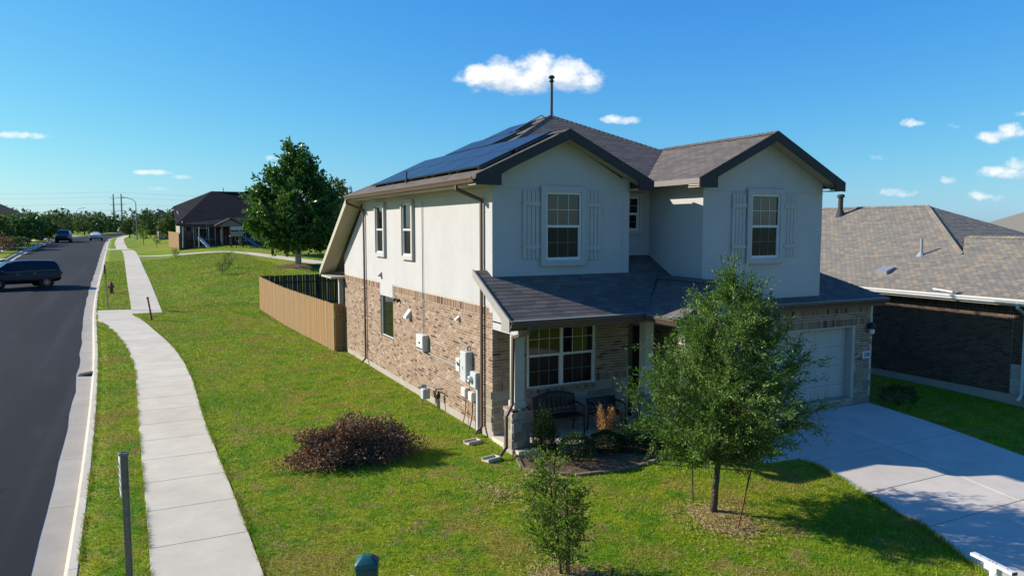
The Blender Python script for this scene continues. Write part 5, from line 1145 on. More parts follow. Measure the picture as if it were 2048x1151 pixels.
def make_car(name, label, spec, paintm, loc, rot, group=None):
    o = thing(name, label, 'car', loc, rot, group); st = spec['st']; m = MB(); xs = [s[0] for s in st]; vs = []; n = 12
    for x in xs:
        h = ring(spec, x); vs += [(x, y, z) for y, z in h]+[(x, -y, z) for y, z in reversed(h)]
    fs = [(i*n+j, (i+1)*n+j, (i+1)*n+(j+1) % n, i*n+(j+1) % n) for i in range(len(xs)-1) for j in range(n)]+[tuple(range(n)), tuple(reversed([(len(xs)-1)*n+j for j in range(n)]))]
    m.add(vs, fs); body = m.build('body', paintm, o, smooth=True, local=True)
    sd = body.modifiers.new('s', 'SUBSURF'); sd.levels = 1; sd.render_levels = 2
    for s in (-1, 1):
        g = MB(); X = np.linspace(*spec['g'], 9); vv = []
        for k, x in enumerate(X):
            h = ring(spec, x); a, b = np.array(h[3]), np.array(h[4]); lo, hi = a+(b-a)*.10, a+(b-a)*.80
            if k == 0: lo = a+(b-a)*.35
            for q in (lo, hi): vv.append((x, s*(q[0]-.012), q[1]))
        g.add(vv, [(2*i, 2*i+2, 2*i+3, 2*i+1) if s < 0 else (2*i, 2*i+1, 2*i+3, 2*i+2) for i in range(8)]); g.build('side_window', 'car_glass', o, local=True); ch = MB(); ch.tube([(x, s*(ring(spec, x)[3][0]-.014), ring(spec, x)[3][1]+.05) for x in np.linspace(spec['g'][0]+.1, spec['g'][1]+.25, 8)], .012, 5); ch.build('window_trim', 'alloy', o, local=True)
        mm = MB(); xx = spec['ws'][0]-.35; hw = ring(spec, xx)[3]; mm.box(xx-.06, xx+.10, s*(-hw[0]+.03) if s > 0 else s*(-hw[0]+.2), s*(-hw[0]+.2) if s > 0 else s*(-hw[0]+.03), hw[1]+.02, hw[1]+.16); mm.build('mirror', paintm, o, bevel=.03, local=True)
        for x in (-.75, .25): mm = MB(); h = ring(spec, x); mm.box(x-.1, x+.1, -s*(h[2][0]*.985)-.012, -s*(h[2][0]*.985)+.012, h[3][1]-.14, h[3][1]-.11); mm.build('door_handle', 'alloy', o, local=True)
        h = ring(spec, -spec['L']+.14); tl = MB(); tl.box(-spec['L']+.02, -spec['L']+.30, s*(-h[3][0])-.10, s*(-h[3][0])+.012, h[3][1]-.22, h[3][1]-.04); tl.build('tail_light', 'tail_red', o, bevel=.02, local=True)
        h = ring(spec, spec['L']-.22); hl = MB(); hl.box(spec['L']-.34, spec['L']-.05, s*(-h[3][0])-.16, s*(-h[3][0])-.0, h[3][1]-.15, h[3][1]-.03); hl.build('headlight', 'head_clear', o, bevel=.02, local=True)
    for (xa, xb), nm in ((spec['ws'], 'windshield'), (spec['rw'], 'rear_window')):
        ha, hb = ring(spec, xa), ring(spec, xb); g = MB()
        if nm == 'windshield': P = [(xa,-.72,ha[5][1]+.03), (xa,.72,ha[5][1]+.03), (xb,.60,hb[5][1]+.005), (xb,-.60,hb[5][1]+.005)]
        else: P = [(xa-.02,-.62,ha[5][1]-.12), (xb-.02,-.56,hb[5][1]-.02), (xb-.02,.56,hb[5][1]-.02), (xa-.02,.62,ha[5][1]-.12)]
        g.prism(P, (0,0,.02) if nm == 'windshield' else (-.03,0,.01)); g.build(nm, 'car_glass', o, local=True)
    r = spec['wr']
    for x in spec['wb']:
        for s in (-1, 1):
            y = s*(.86 if spec is SUV else .80); t_ = MB(); t_.lathe([(r-.13,-.12), (r-.03,-.12), (r,-.08), (r,.08), (r-.03,.12), (r-.13,.12)], (x,y,r), 22, 'y'); wh = t_.build('wheel', 'tyre', o, local=True)
            q = MB(); q.lathe([(.05,s*.115), (.06,s*.13), (.02,s*.135)], (x,y,r), 12, 'y')
            for k in range(10):
                a = k*math.pi/5; q.bar((x+.04*math.cos(a),y+s*.123,r+.04*math.sin(a)), (x+(r-.12)*math.cos(a),y+s*.123,r+(r-.12)*math.sin(a)), .035, .02, up=(0,1,0))
            q.build('rim', 'alloy', wh, local=True)
            ar = MB(); ar.lathe([(r+.07,s*.02), (r+.07,s*.117), (r-.05,s*.117)], (x,y,r+.01), 22, 'y'); ar.build('wheel_arch', 'rubber', o, local=True)
    b = MB(); b.box(-spec['L']-.02, -spec['L']+.12, -.30, .30, .78, .90); b.build('number_plate', 'play_white', o, local=True)
    return o
make_car('car', 'dark navy SUV turning across the street at the left edge', SUV, 'paint_navy', (-14.45,44.62,zroad(44.7)-.085), math.atan2(-.36,-.93))
make_car('car', 'white sedan driving away in the middle of the street', SEDAN, 'paint_white', (-13.5,125.4,zroad(125)-.08), math.pi/2+.02, 'cars on the far street')
make_car('car', 'black car coming towards us along the left curb', SUV, 'paint_black', (-17.2,113.7,zroad(113)-.08), -math.pi/2, 'cars on the far street')
make_car('car', 'silver car parked behind the black car under the trees', SEDAN, 'paint_silver', (-23.0,128,gz(-23,128)+.02), .3, 'cars on the far street')
make_car('car', 'distant dark car parked by the right curb before the bend', SUV, 'paint_black', (-10.4,268,zroad(268)-.08), -math.pi/2, 'cars on the far street')
make_car('car', 'distant white car beyond the dark one near the bend', SUV, 'paint_white', (-13.3,290,zroad(290)-.08), -math.pi/2, 'cars on the far street')

# ------------------------------------------------------------------ street furniture
def lamp(label, x, y, h, arm, ang):
    z = gz(x, y); o = thing('street_lamp', label, 'street lamp', (x,y,z), 0, 'street lamps'); m = MB(); m.tube([(x,y,z-.1), (x,y,z+h*.5), (x,y,z+h-.4)], [.11,.09,.07], 10); m.build('pole', 'galvanised', o)
    dx, dy = math.cos(ang), math.sin(ang); m = MB(); m.tube([(x,y,z+h-.4), (x+dx*.4,y+dy*.4,z+h+.1), (x+dx*arm,y+dy*arm,z+h+.45)], .05, 8); m.build('arm', 'galvanised', o)
    m = MB(); m.bar((x+dx*(arm-.1),y+dy*(arm-.1),z+h+.44), (x+dx*(arm+.65),y+dy*(arm+.65),z+h+.50), .30, .12); m.build('lamp_head', 'galvanised', o, bevel=.03); m = MB(); m.box(x-.2, x+.2, y-.2, y+.2, z-.1, z+.12); m.build('base', 'concrete', o)
lamp('street lamp on the right verge, its arm reaching over the street', -7.47, 130.3, 6.8, 1.5, math.pi); lamp('street lamp left of the street among the trees', -23.2, 232.6, 7.2, 1.6, 0)
def pylon(label, x, y, h):
    z = gz(x, y); o = thing('power_pole', label, 'power pole', (x,y,z), 0, 'tall transmission poles'); m = MB(); m.tube([(x,y,z-1), (x,y,z+h)], [.85,.42], 12); m.build('pole', 'galvanised', o)
    for zz in (h-8.5, h-13.5, h-3.5):
        m = MB(); m.tube([(x-2.8,y,z+zz+.5), (x,y,z+zz)], .16, 6); m.tube([(x+2.8,y,z+zz+.5), (x,y,z+zz)], .16, 6); m.build('cross_arm', 'galvanised', o)
pylon('left of two tall steel transmission poles on the horizon', -24.4, 628, 27.5); pylon('right of two tall steel transmission poles on the horizon', -19.3, 640, 28.3)
o = thing('power_lines', 'thin high voltage wires crossing the sky to the left', 'power lines', (-130,628,20))
for zz in (h_ for h_ in (25.5, 20.5, 15.5, 29.0)):
    m = MB(); m.tube([(-24.4-330*k/12, 628+40*k/12, gz(-24,628)+zz-9*4*(k/12)*(1-k/12)*.45) for k in range(13)], .04, 5); m.build('wire', 'galvanised', o)
    m = MB(); m.tube([(-24.4+330*k/12, 628-20*k/12, gz(-24,628)+zz-9*4*(k/12)*(1-k/12)*.45) for k in range(13)], .04, 5); m.build('wire', 'galvanised', o)
# hydrant, marker posts
pmat('hydrant_red', (.20,.045,.03), .12, 12, .55, .4); pmat('marker_red', (.23,.05,.03), .15, 9, .6, .3)
x, y = -8.75, 38.8; z = gz(x, y); o = thing('fire_hydrant', 'rusty red fire hydrant on the verge behind a thin post', 'fire hydrant', (x,y,z))
m = MB(); m.lathe([(.17,0), (.17,.05), (.11,.06), (.11,.42), (.14,.44), (.14,.48), (.11,.5), (.11,.58), (.07,.68), (.03,.70), (.03,.75)], (x,y,z), 16); m.build('barrel', 'hydrant_red', o)
for s in (-1, 1): m = MB(); m.lathe([(.06,0), (.06,s*.18), (.045,s*.2)], (x,y,z+.42), 12, 'x'); m.build('outlet', 'hydrant_red', o)
m = MB(); m.lathe([(.08,0), (.08,-.2), (.06,-.22)], (x,y,z+.40), 12, 'y'); m.build('outlet', 'hydrant_red', o)
x, y = -8.66, 30.9; z = gz(x, y); o = thing('sign_post', 'thin dark sign post on the verge in front of the hydrant', 'sign post', (x,y,z)); m = MB(); m.bar((x,y,z-.1), (x-.10,y,z+2.42), .045, .045, up=(0,1,0)); m.build('post', 'galvanised', o); m = MB(); m.box(x-.13, x-.06, y-.16, y+.16, z+1.95, z+2.42); m.build('sign_plate', 'black_metal', o)
x, y = -6.60, 25.9; z = gz(x, y); o = thing('marker_post', 'leaning dark red marker post at the sidewalk corner', 'marker post', (x,y,z)); m = MB(); m.tube([(x,y,z-.1), (x-.06,y,z+.5), (x-.15,y,z+1.14)], [.05,.045,.04], 10); m.build('post', 'marker_red', o); m = MB(); m.lathe([(.055,-.03), (.055,.04), (.03,.06)], (x-.15,y,z+1.12), 10); m.build('cap', 'black_metal', o); m = MB(); m.box(x-.12, x-.04, y-.05, y+.05, z+.58, z+.62); m.build('band', 'white_metal', o)
x, y = -8.72, 13.3; o = thing('rubber_ramp', 'small black wedge lying in the street gutter', 'ramp', (x,y,zroad(y)-.13)); m = MB(); z = zroad(y)-.135; m.prism([(x-.28,y-.22,z), (x+.24,y-.22,z), (x+.2,y-.2,z+.09), (x-.22,y-.2,z+.03)], (0,.44,0)); m.build('wedge', 'rubber', o, bevel=.01)
# street sign by the near sidewalk
x, y = -7.22, -5.30; z = gz(x, y); o = thing('street_sign', 'white street sign seen nearly edge-on atop a grey steel post', 'street sign', (x,y,z))
m = MB()
for a, b in (((x-.035,y-.03), (x-.035,y+.03)), ((x+.035,y-.03), (x+.035,y+.03))): m.box(a[0]-.004, a[0]+.004, a[1], b[1], z-.2, 2.21)
m.box(x-.035, x+.035, y+.022, y+.03, z-.2, 2.21); m.build('post', 'galvanised', o)
k = V3((-.9965,-.084,0)); u = V3((.084,-.9965,0)); c = V3((x-.05,y-.02,1.95)); m = MB(); P = lambda a, b, d: c+u*a+V3((0,0,b))+k*d
m.add([P(a,b,d) for d in (0,.006) for a, b in ((-.15,-.23),(.15,-.23),(.15,.23),(-.15,.23))], [(3,2,1,0), (4,5,6,7), (0,1,5,4), (1,2,6,5), (2,3,7,6), (3,0,4,7)]); sp = m.build('sign_plate', 'white_metal', o)
pmat('sign_ink', (.12,.12,.14), .1, 9, .6)
m = MB()
for b0, b1, a0, a1 in ((.10,.14,-.1,.1), (.02,.06,-.1,.06), (-.06,-.02,-.08,.1), (-.15,-.11,-.1,.1)): m.add([P(a,b,.0085) for a, b in ((a0,b0),(a1,b0),(a1,b1),(a0,b1))], [(0,1,2,3)])
m.build('lettering', 'sign_ink', sp); m = MB(); m.box(x-.06, x+.05, y-.035, y+.035, 2.18, 2.20); m.box(x-.06, x+.05, y-.036, y-.03, 1.76, 1.775); m.build('bracket', 'galvanised', o)
# utility pedestals
pmat('pedestal_green', (.012,.105,.105), .1, 5, .42, .45); pmat('pale_green', (.42,.52,.46), .06, 6, .5, .4)
x, y = -4.58, -6.02; z = gz(x, y); o = thing('utility_pedestal', 'dark teal utility pedestal with domed lid and white label', 'utility box', (x,y,z)); o.rotation_euler = (0,0,-.35)
m = MB(); m.box(-.135, .135, -.12, .12, 0, .86); m.build('cabinet', 'pedestal_green', o, bevel=.03, local=True)
m = MB(); m.add([(-.145,-.13,.80), (.145,-.13,.80), (.145,.13,.80), (-.145,.13,.80), (-.145,-.13,.87), (.145,-.13,.87), (.145,.13,.87), (-.145,.13,.87), (-.06,-.05,.955), (.06,-.05,.955), (.06,.05,.955), (-.06,.05,.955)], [(3,2,1,0), (0,1,5,4), (1,2,6,5), (2,3,7,6), (3,0,4,7), (4,5,9,8), (5,6,10,9), (6,7,11,10), (7,4,8,11), (8,9,10,11)]); m.build('lid', 'pedestal_green', o, bevel=.025, smooth=True, local=True)
m = MB(); m.box(-.055, .085, -.126, -.12, .62, .73); lb = m.build('label_plate', 'white_metal', o, local=True); m = MB(); m.box(-.048, .078, -.1275, -.126, .627, .723); m.build('label_field', 'number_blue', lb, local=True)
m = MB()
for q in range(4): m.box(-.04, .05 - .02*(q % 2), -.129, -.1275, .64+q*.021, .65+q*.021)
m.build('print', 'box_grey', lb, local=True); m = MB(); m.box(-.141, -.135, -.06, .04, .30, .72); m.build('side_label', 'white_metal', o, local=True)
x, y = -4.09, -6.24; z = gz(x, y); o = thing('cable_pedestal', 'pale green capped pipe beside the teal pedestal at the bottom edge', 'utility box', (x,y,z)); m = MB(); m.lathe([(.10,0), (.10,.58)], (x,y,z), 18); m.build('tube', 'pale_green', o); m = MB(); m.lathe([(.115,.54), (.115,.60), (.10,.64), (.06,.665), (0,.672)], (x,y,z), 18); m.build('cap', 'pale_green', o, smooth=True)
# mailbox post at the lower right
x, y = 1.52, -10.08; z = gz(x, y); o = thing('mailbox_post', 'white pipe post with flat bolted cross arm by the driveway', 'post', (x,y,z))
m = MB(); m.lathe([(.05,0), (.05,.93-z)], (x,y,z), 16); m.lathe([(.062,.80-z), (.062,.96-z)], (x,y,z), 16); m.build('post', 'white_vinyl', o)
a, b = V3((1.545,-9.80,1.03)), V3((1.44,-10.32,1.03)); m = MB(); m.bar(a, b, .075, .035); m.build('cross_arm', 'white_vinyl', o, bevel=.006)
m = MB(); m.bar(a+(b-a)*.35-V3((0,0,.05)), a+(b-a)*.65-V3((0,0,.05)), .075, .06); m.build('bracket', 'white_vinyl', o); m = MB(); m.bar(b, b+(b-a).normalized()*.012, .06, .03); m.build('end_cap', 'black_metal', o)
for f in (.2, .42, .5, .58, .84): m = MB(); p = a+(b-a)*f; m.lathe([(.008,.017), (.008,.022)], p, 8); m.build('bolt', 'black_metal', o)
x, y = 1.32, -10.12; z = gz(x, y); o = thing('fence_post', 'white square post with pyramid cap beside the pipe post', 'post', (x,y,z)); m = MB(); m.box(x-.055, x+.055, y-.055, y+.055, z, .86); m.build('shaft', 'white_vinyl', o); m = MB(); e = .07; m.add([(x-e,y-e,.86), (x+e,y-e,.86), (x+e,y+e,.86), (x-e,y+e,.86), (x-e,y-e,.885), (x+e,y-e,.885), (x+e,y+e,.885), (x-e,y+e,.885), (x,y,.945)], [(3,2,1,0), (0,1,5,4), (1,2,6,5), (2,3,7,6), (3,0,4,7), (4,5,8), (5,6,8), (6,7,8), (7,4,8)]); m.build('cap', 'white_vinyl', o)
# porch furniture
def bench(label, x0, x1, y, zt, arch):
    o = thing('bench', label, 'bench', ((x0+x1)/2,y,.10), 0, 'black metal seats on the porch'); n = 9
    m = MB(); vs = []
    for k in range(n+1): t_ = k/n; x = x0+(x1-x0)*t_; z = zt-arch+arch*math.sin(math.pi*t_); m.bar((x,y-.02,.58), (x,y+.06,z), .018, .03) if 0 < k < n else None
    m.build('back_slats', 'black_metal', o)
    m = MB(); m.tube([(x0+(x1-x0)*k/12, y+.06, zt-arch+arch*math.sin(math.pi*k/12)) for k in range(13)], .022, 8); m.tube([(x0,y-.02,.58), (x1,y-.02,.58)], .02, 8); m.build('back_frame', 'black_metal', o)
    m = MB(); m.prism([(x0+(x1-x0)*k/8, y+.045, zt-arch-.02+arch*math.sin(math.pi*k/8)) for k in range(9)]+[(x1,y+.01,.66), (x0,y+.01,.66)], (0,.012,0)); m.build('back_panel', 'black_metal', o)
    for k in range(6): m = MB(); m.box(x0, x1, y-.45+k*.075, y-.45+k*.075+.055, .50, .525); m.build('seat_slat', 'black_metal', o)
    for x in (x0+.03, x1-.03):
        m = MB(); m.tube([(x,y-.45,.10), (x,y-.42,.5), (x,y-.42,.72), (x,y-.2,.76), (x,y+.04,.74)], .02, 8); m.tube([(x,y+.05,.10), (x,y,.5), (x,y+.05,zt-arch)], .02, 8); m.build('leg', 'black_metal', o)
    return o
bench('wide black bench with arched back under the front window', .90, 2.02, -.28, 1.02, .12); bench('smaller black metal seat right of the arched bench', 2.18, 2.98, -.55, .82, .0)
# bed edging stones
rmat('edging_stone', [(0, (.30,.22,.14)), (.4, (.36,.27,.18)), (.7, (.25,.18,.12))], .35, 9, .95, .1, .6, 30, .01)
pts = [V3((*p, 0)) for p in BED[:10]]; o = thing('bed_edging', 'low row of tan edging stones around the flower bed', 'edging', (.5,-2.7,0)); d = 0
for a, b in zip(pts, pts[1:]):
    L = (b-a).length; k = 0
    while k < L-.1:
        p = a+(b-a)*(k/L); q = a+(b-a)*(min(k+.28, L)/L); m = MB(); za = gz(p.x, p.y); r = random.random(); m.bar((p.x,p.y,za+.005), (q.x,q.y,za+.005), .09, .07+.02*r, rnd=r); m.build('stone', 'edging_stone', o, bevel=.012); k += .29
# ------------------------------------------------------------------ vegetation
def leafmat(name, stops, trans=.35, rough=.45, big=None):
    t = NT(name); c = t.ramp(t.attr(), stops); t.fin(c, rough, .25)
    tr = t.n.new('ShaderNodeBsdfTranslucent'); t.l.new(t.mix(1.0, c, (.85,.85,.45), 'MULTIPLY'), tr.inputs[0]); mx = t.n.new('ShaderNodeMixShader'); mx.inputs[0].default_value = trans
    t.l.new(t.b.outputs[0], mx.inputs[1]); t.l.new(tr.outputs[0], mx.inputs[2]); t.l.new(mx.outputs[0], t.out.inputs['Surface']); MAT[name] = t.m
leafmat('leaf_elm', [(0, (.052,.115,.020)), (.5, (.115,.225,.036)), (.85, (.19,.31,.06)), (1, (.28,.38,.11))])
leafmat('leaf_light', [(0, (.09,.17,.018)), (.5, (.17,.28,.03)), (1, (.27,.36,.06))], .45)
leafmat('leaf_oak', [(0, (.038,.098,.02)), (.5, (.078,.175,.034)), (.9, (.14,.26,.065)), (1, (.23,.34,.13))], .3, .35)
leafmat('leaf_far', [(0, (.055,.10,.028)), (.5, (.10,.165,.042)), (1, (.17,.24,.065))], .25, .6)
leafmat('leaf_box', [(0, (.016,.042,.012)), (.6, (.03,.075,.018)), (1, (.06,.115,.03))], .25, .35)
leafmat('leaf_dead', [(0, (.12,.050,.030)), (.5, (.23,.115,.07)), (.8, (.36,.215,.14)), (1, (.48,.34,.24))], .15, .8)
leafmat('leaf_orange', [(0, (.42,.19,.07)), (.6, (.55,.29,.12)), (1, (.60,.40,.2))], .3, .7)
leafmat('leaf_bluish', [(0, (.10,.17,.11)), (1, (.20,.28,.18))], .3, .6)
pmat('bark', (.115,.088,.066), .35, 14, .95, .1, .8, 26, 0, .03); pmat('pale_bark', (.44,.40,.35), .3, 5, .95, .1, .6, 20, 0, .02); pmat('twig', (.13,.085,.06), .2, 14, .95, .1)
pmat('stake_wood', (.19,.12,.07), .25, 9, .9, .1)
def leaf_quads(rng, C, D, L, W, spread=.8):
    """diamond leaves at C (N,3) pointing roughly along D"""
    N = len(C); a = D+rng.normal(0, spread, (N, 3)); a /= np.linalg.norm(a, axis=1, keepdims=True)+1e-9
    r = rng.normal(0, 1, (N, 3)); r[:, 2] *= .6; b = np.cross(a, r); b /= np.linalg.norm(b, axis=1, keepdims=True)+1e-9
    n = np.cross(a, b); l = (L*rng.uniform(.65, 1.3, N))[:, None]; w = (W*rng.uniform(.7, 1.25, N))[:, None]
    v = np.empty((N, 4, 3)); v[:, 0] = C; v[:, 1] = C+a*l*.45+b*w*.5+n*w*.12; v[:, 2] = C+a*l; v[:, 3] = C+a*l*.45-b*w*.5+n*w*.12
    return v
def tree(name, label, base, H, cb, prof, tr, nl, nt, nf, L, W, leaf, seed, bark='bark', twig=.4, up=.5, off=(0, 0), group=None, cat='tree', lean=(0, 0), limb_mesh=True, inner=.3, zb=None, rootz=-.15, rscale=1., spread=.55, rvar=.16):
    rng = np.random.default_rng(seed); x, y = base; z = gz(x, y) if zb is None else zb
    o = thing(name, label, cat, (x, y, z), 0, group); pt = [p for p, _ in prof]; pr = [r*rscale for _, r in prof]
    def axis(f): return np.array([lean[0]*f+off[0]*f, lean[1]*f+off[1]*f, H*f])
    n = 9; m = MB(); pts = []; rad = []
    top = .93
    for k in range(n):
        f = top*k/(n-1); p = axis(f); w = tr*.5*math.sin(k*1.9+seed); pts.append((p[0]+w*.5, p[1]+w*.3, p[2]+(rootz if k == 0 else 0))); rad.append(tr*(1-.9*f)*(1.25 if k == 0 else 1)+.006)
    m.tube(pts, rad, 9); m.build('trunk', bark, o, smooth=True, local=True)
    lm = MB(); LC, LD = [], []
    w = np.array([float(np.interp(t_, pt, pr)) for t_ in np.linspace(0, 1, 200)])+.12; cdf = np.cumsum(w)/w.sum()
    ga = 2.39996
    for i in range(nl):
        t_ = float(np.interp((i+.5)/nl+rng.uniform(-.3, .3)/nl, cdf, np.linspace(0, 1, 200))); Rr = float(np.interp(t_, pt, pr)); az = i*ga+rng.uniform(-.4, .4)
        zt = cb+(H-cb)*t_; ra = Rr*rng.uniform(.94-rvar, .94+rvar); f = zt/H; tip = axis(f)+np.array([math.cos(az)*ra, math.sin(az)*ra, 0])
        zs = max(cb*.85, zt-up*ra-.1*H*rng.random()); f0 = min(zs/H, top); st = axis(f0); mid = (st+tip)/2+np.array([0, 0, -.12*ra])
        P = np.array([((1-s)**2)*st+2*s*(1-s)*mid+s*s*tip for s in np.linspace(0, 1, 8)])
        if limb_mesh: r0 = max(tr*(1-.9*f0)*.42, .006); lm.tube([tuple(p) for p in P], [r0*(1-.85*s)+.002 for s in np.linspace(0, 1, 8)], 5)
        s = inner+(1-inner)*rng.random(nt)**.75; idx = s*7; i0 = np.minimum(idx.astype(int), 6); fr = (idx-i0)[:, None]; B = P[i0]*(1-fr)+P[i0+1]*fr
        d = P[-1]-P[0]; d = d/np.linalg.norm(d); D = d[None]*.7+rng.normal(0, .62, (nt, 3)); D[:, 2] += .18; D /= np.linalg.norm(D, axis=1, keepdims=True); tl = twig*rng.uniform(.5, 1.25, nt)
        if limb_mesh and nt*nl < 2600:
            for b_, d_, l_ in zip(B, D, tl): lm.tube([tuple(b_), tuple(b_+d_*l_)], [.006, .002], 3, caps=False)
        q = rng.uniform(.12, 1.05, (nt, nf)); C = B[:, None]+D[:, None]*(tl[:, None]*q)[..., None]+rng.normal(0, twig*.07, (nt, nf, 3)); LC.append(C.reshape(-1, 3)); LD.append(np.repeat(D, nf, 0))
    if lm.v: lm.build('branches', bark, o, local=True)
    C = np.concatenate(LC); D = np.concatenate(LD); v = leaf_quads(rng, C, D, L, W, spread)
    rr = np.clip(rng.normal(.5, .16, len(v))+np.repeat(rng.normal(0, .16, nl), nt*nf), 0, 1); np_mesh('crown', v, 4, rr, leaf, o)
    return o
def shrub(name, label, base, rx, ry, h, n, L, W, leaf, seed, group=None, cat='shrub', shell=.55, lump=.12, stems=8, flat=.25, spread=.8, upright=0., zb=None, dome=False):
    rng = np.random.default_rng(seed); x, y = base; z = gz(x, y) if zb is None else zb; o = thing(name, label, cat, (x, y, z), 0, group)
    d = rng.normal(0, 1, (n, 3)); d /= np.linalg.norm(d, axis=1, keepdims=True); d[:, 2] = np.where(d[:, 2] < -.5, -d[:, 2], d[:, 2])
    ph = rng.uniform(0, 6.28, (6,)); lumpf = 1+lump*(np.sin(d[:, 0]*6+ph[0])*np.cos(d[:, 1]*7+ph[1])+.7*np.sin(d[:, 2]*9+ph[2]+d[:, 0]*5)+.5*np.sin(d[:, 0]*17+ph[3])*np.sin(d[:, 1]*15+ph[4]))
    r = (shell+(1-shell)*rng.random(n)**.6)*lumpf; zc = h*.5
    C = np.stack([d[:, 0]*rx*r, d[:, 1]*ry*r, zc+d[:, 2]*zc*r*1.02], 1); C[:, 2] = h*(.04+np.abs(d[:, 2])*r*.98) if dome else zc*.92+d[:, 2]*zc*r*1.02; C[:, 2] = np.maximum(C[:, 2], .015)
    D = d.copy(); D[:, 2] += upright; v = leaf_quads(rng, C, D, L, W, spread); np_mesh('foliage', v, 4, np.clip(rng.normal(.5, .25, n), 0, 1), leaf, o)
    m = MB()
    for k in range(stems): a = rng.uniform(0, 6.28); q = rng.uniform(.3, .9); m.tube([(0, 0, -.05), (math.cos(a)*rx*q*.4, math.sin(a)*ry*q*.4, h*.4), (math.cos(a)*rx*q, math.sin(a)*ry*q, h*.85)], [.014,.009,.003], 4)
    m.build('stems', 'twig', o, local=True); return o
# the tree in front of the house
tree('young_tree', 'bushy young elm with narrow leaves in front of the garage, staked', TREE_B, 4.08, 1.08, [(0,.62), (.1,1.15), (.25,1.42), (.42,1.38), (.6,1.08), (.75,.80), (.88,.42), (1,.10)], .055, 96, 24, 34, .062, .020, 'leaf_elm', 11, rscale=.89, twig=.44, up=.75, off=(.30,-.12), inner=.22, rvar=.34, spread=.42)
for bx, by, tx, ty, tz, lab in ((1.80,-4.69,1.86,-4.55,.62,'dark stake leaning left behind the elm trunk'), (1.69,-5.88,2.02,-5.85,.78,'dark stake leaning right in front of the elm trunk')):
    o = thing('tree_stake', lab, 'stake', (bx,by,gz(bx,by)), 0, 'stakes of the young elm'); m = MB(); m.tube([(bx,by,gz(bx,by)-.1), (tx,ty,tz)], .014, 6); m.build('rod', 'marker_red' if by < -5 else 'twig', o)
    m = MB(); m.tube([(tx,ty,tz-.05), (TREE_B[0]+.02,TREE_B[1],tz+.25)], .004, 4); m.build('tie_wire', 'grey_metal', o)
tree('sapling', 'small light green sapling tied to a brown wooden stake', SAP_B, 1.74, .30, [(0,.20), (.2,.36), (.45,.42), (.65,.40), (.85,.28), (1,.08)], .018, 36, 9, 18, .044, .026, 'leaf_light', 5, twig=.30, up=.6, off=(-.26,-.05), inner=.2, bark='twig')
o = thing('tree_stake', 'brown square wooden stake supporting the small sapling', 'stake', (SAP_B[0]+.06,SAP_B[1],gz(*SAP_B))); m = MB(); x, y = SAP_B[0]+.08, SAP_B[1]-.06; m.bar((x,y,gz(x,y)-.1), (x-.05,y,1.12), .04, .04, up=(0,1,0)); m.build('post', 'stake_wood', o)
o = thing('tree_stake', 'dark and pale painted stake leaning at the bottom edge right of the sapling', 'stake', (-2.09,-7.55,gz(-2.1,-7.6))); m = MB(); m.bar((-2.06,-7.5,gz(-2.1,-7.6)), (-2.17,-7.83,.62), .03, .02); m.build('lower_rod', 'galvanised', o); m = MB(); m.bar((-2.17,-7.83,.62), (-2.20,-7.93,.86), .03, .02); m.build('tip', 'black_metal', o)
# the brown bush
shrub('dry_bush', 'large sprawling purplish brown dry bush on the lawn', (-3.16,.16), 1.32, .78, .76, 20000, .055, .034, 'leaf_dead', 3, shell=.35, lump=.2, stems=60, cat='bush', spread=1.2, dome=True)
shrub('upright_shrub', 'upright feathery evergreen shrub beside the porch pier', (.50,-1.50), .30, .28, .98, 4600, .060, .014, 'leaf_box', 21, 'porch shrubs', shell=.45, upright=1.6, spread=.5, lump=.15, dome=True)
shrub('boxwood', 'round clipped boxwood at the front of the flower bed', (.84,-2.22), .40, .36, .66, 6000, .030, .020, 'leaf_box', 22, 'porch shrubs', shell=.75, lump=.05)
shrub('boxwood', 'small boxwood below the dead orange plant', (1.75,-1.98), .38, .34, .54, 5000, .030, .020, 'leaf_box', 23, 'porch shrubs', shell=.7, lump=.07)
shrub('hedge_shrub', 'wide dark hedge shrub right of the dead orange plant', (2.62,-2.05), .68, .42, .64, 9000, .032, .02, 'leaf_box', 24, 'porch shrubs', shell=.7, lump=.08, dome=True)
shrub('flower_clump', 'pale leaved clump at the right end of the hedge', (3.3,-2.35), .25, .2, .35, 500, .06, .03, 'leaf_bluish', 25, 'porch shrubs', shell=.4)
shrub('weed_clump', 'thin greyish weeds at the corner of the flower bed', (.05,-1.75), .30, .3, .28, 420, .05, .02, 'leaf_bluish', 26, 'porch shrubs', shell=.2, upright=1.)
shrub('dark_shrub', 'low dark shrub at the corner of the garage wall', (11.35,-1.9), .5, .5, .55, 3000, .035, .022, 'leaf_box', 29, shell=.65)
o = thing('dead_plant', 'dead orange feathery plant in the flower bed', 'dead plant', (2.1,-1.5,0)); rng = np.random.default_rng(8); C, D = [], []; st = MB()
for k in range(16):
    a = rng.uniform(0, 6.28); b = V3((2.05+rng.normal(0, .07)+(.42 if k > 10 else 0), -1.55+rng.normal(0, .08), .1)); h = rng.uniform(.55, .82) if k <= 10 else rng.uniform(.5, .66); e = b+V3((math.cos(a)*.18, math.sin(a)*.12, h)); st.tube([tuple(b), tuple((b+e)/2+V3((0,0,.05))), tuple(e)], .006, 4)
    s = rng.uniform(.25, 1, 130)[:, None]; p = np.array(b)+(np.array(e)-np.array(b))*s+rng.normal(0, .028, (130, 3)); C.append(p); D.append(np.repeat(np.array((e-b).normalized())[None], 130, 0))
st.build('stems', 'twig', o); v = leaf_quads(rng, np.concatenate(C), np.concatenate(D), .06, .014, .6); v -= np.array(OFF[o.name]); np_mesh('plumes', v, 4, rng.random(len(v)), 'leaf_orange', o)
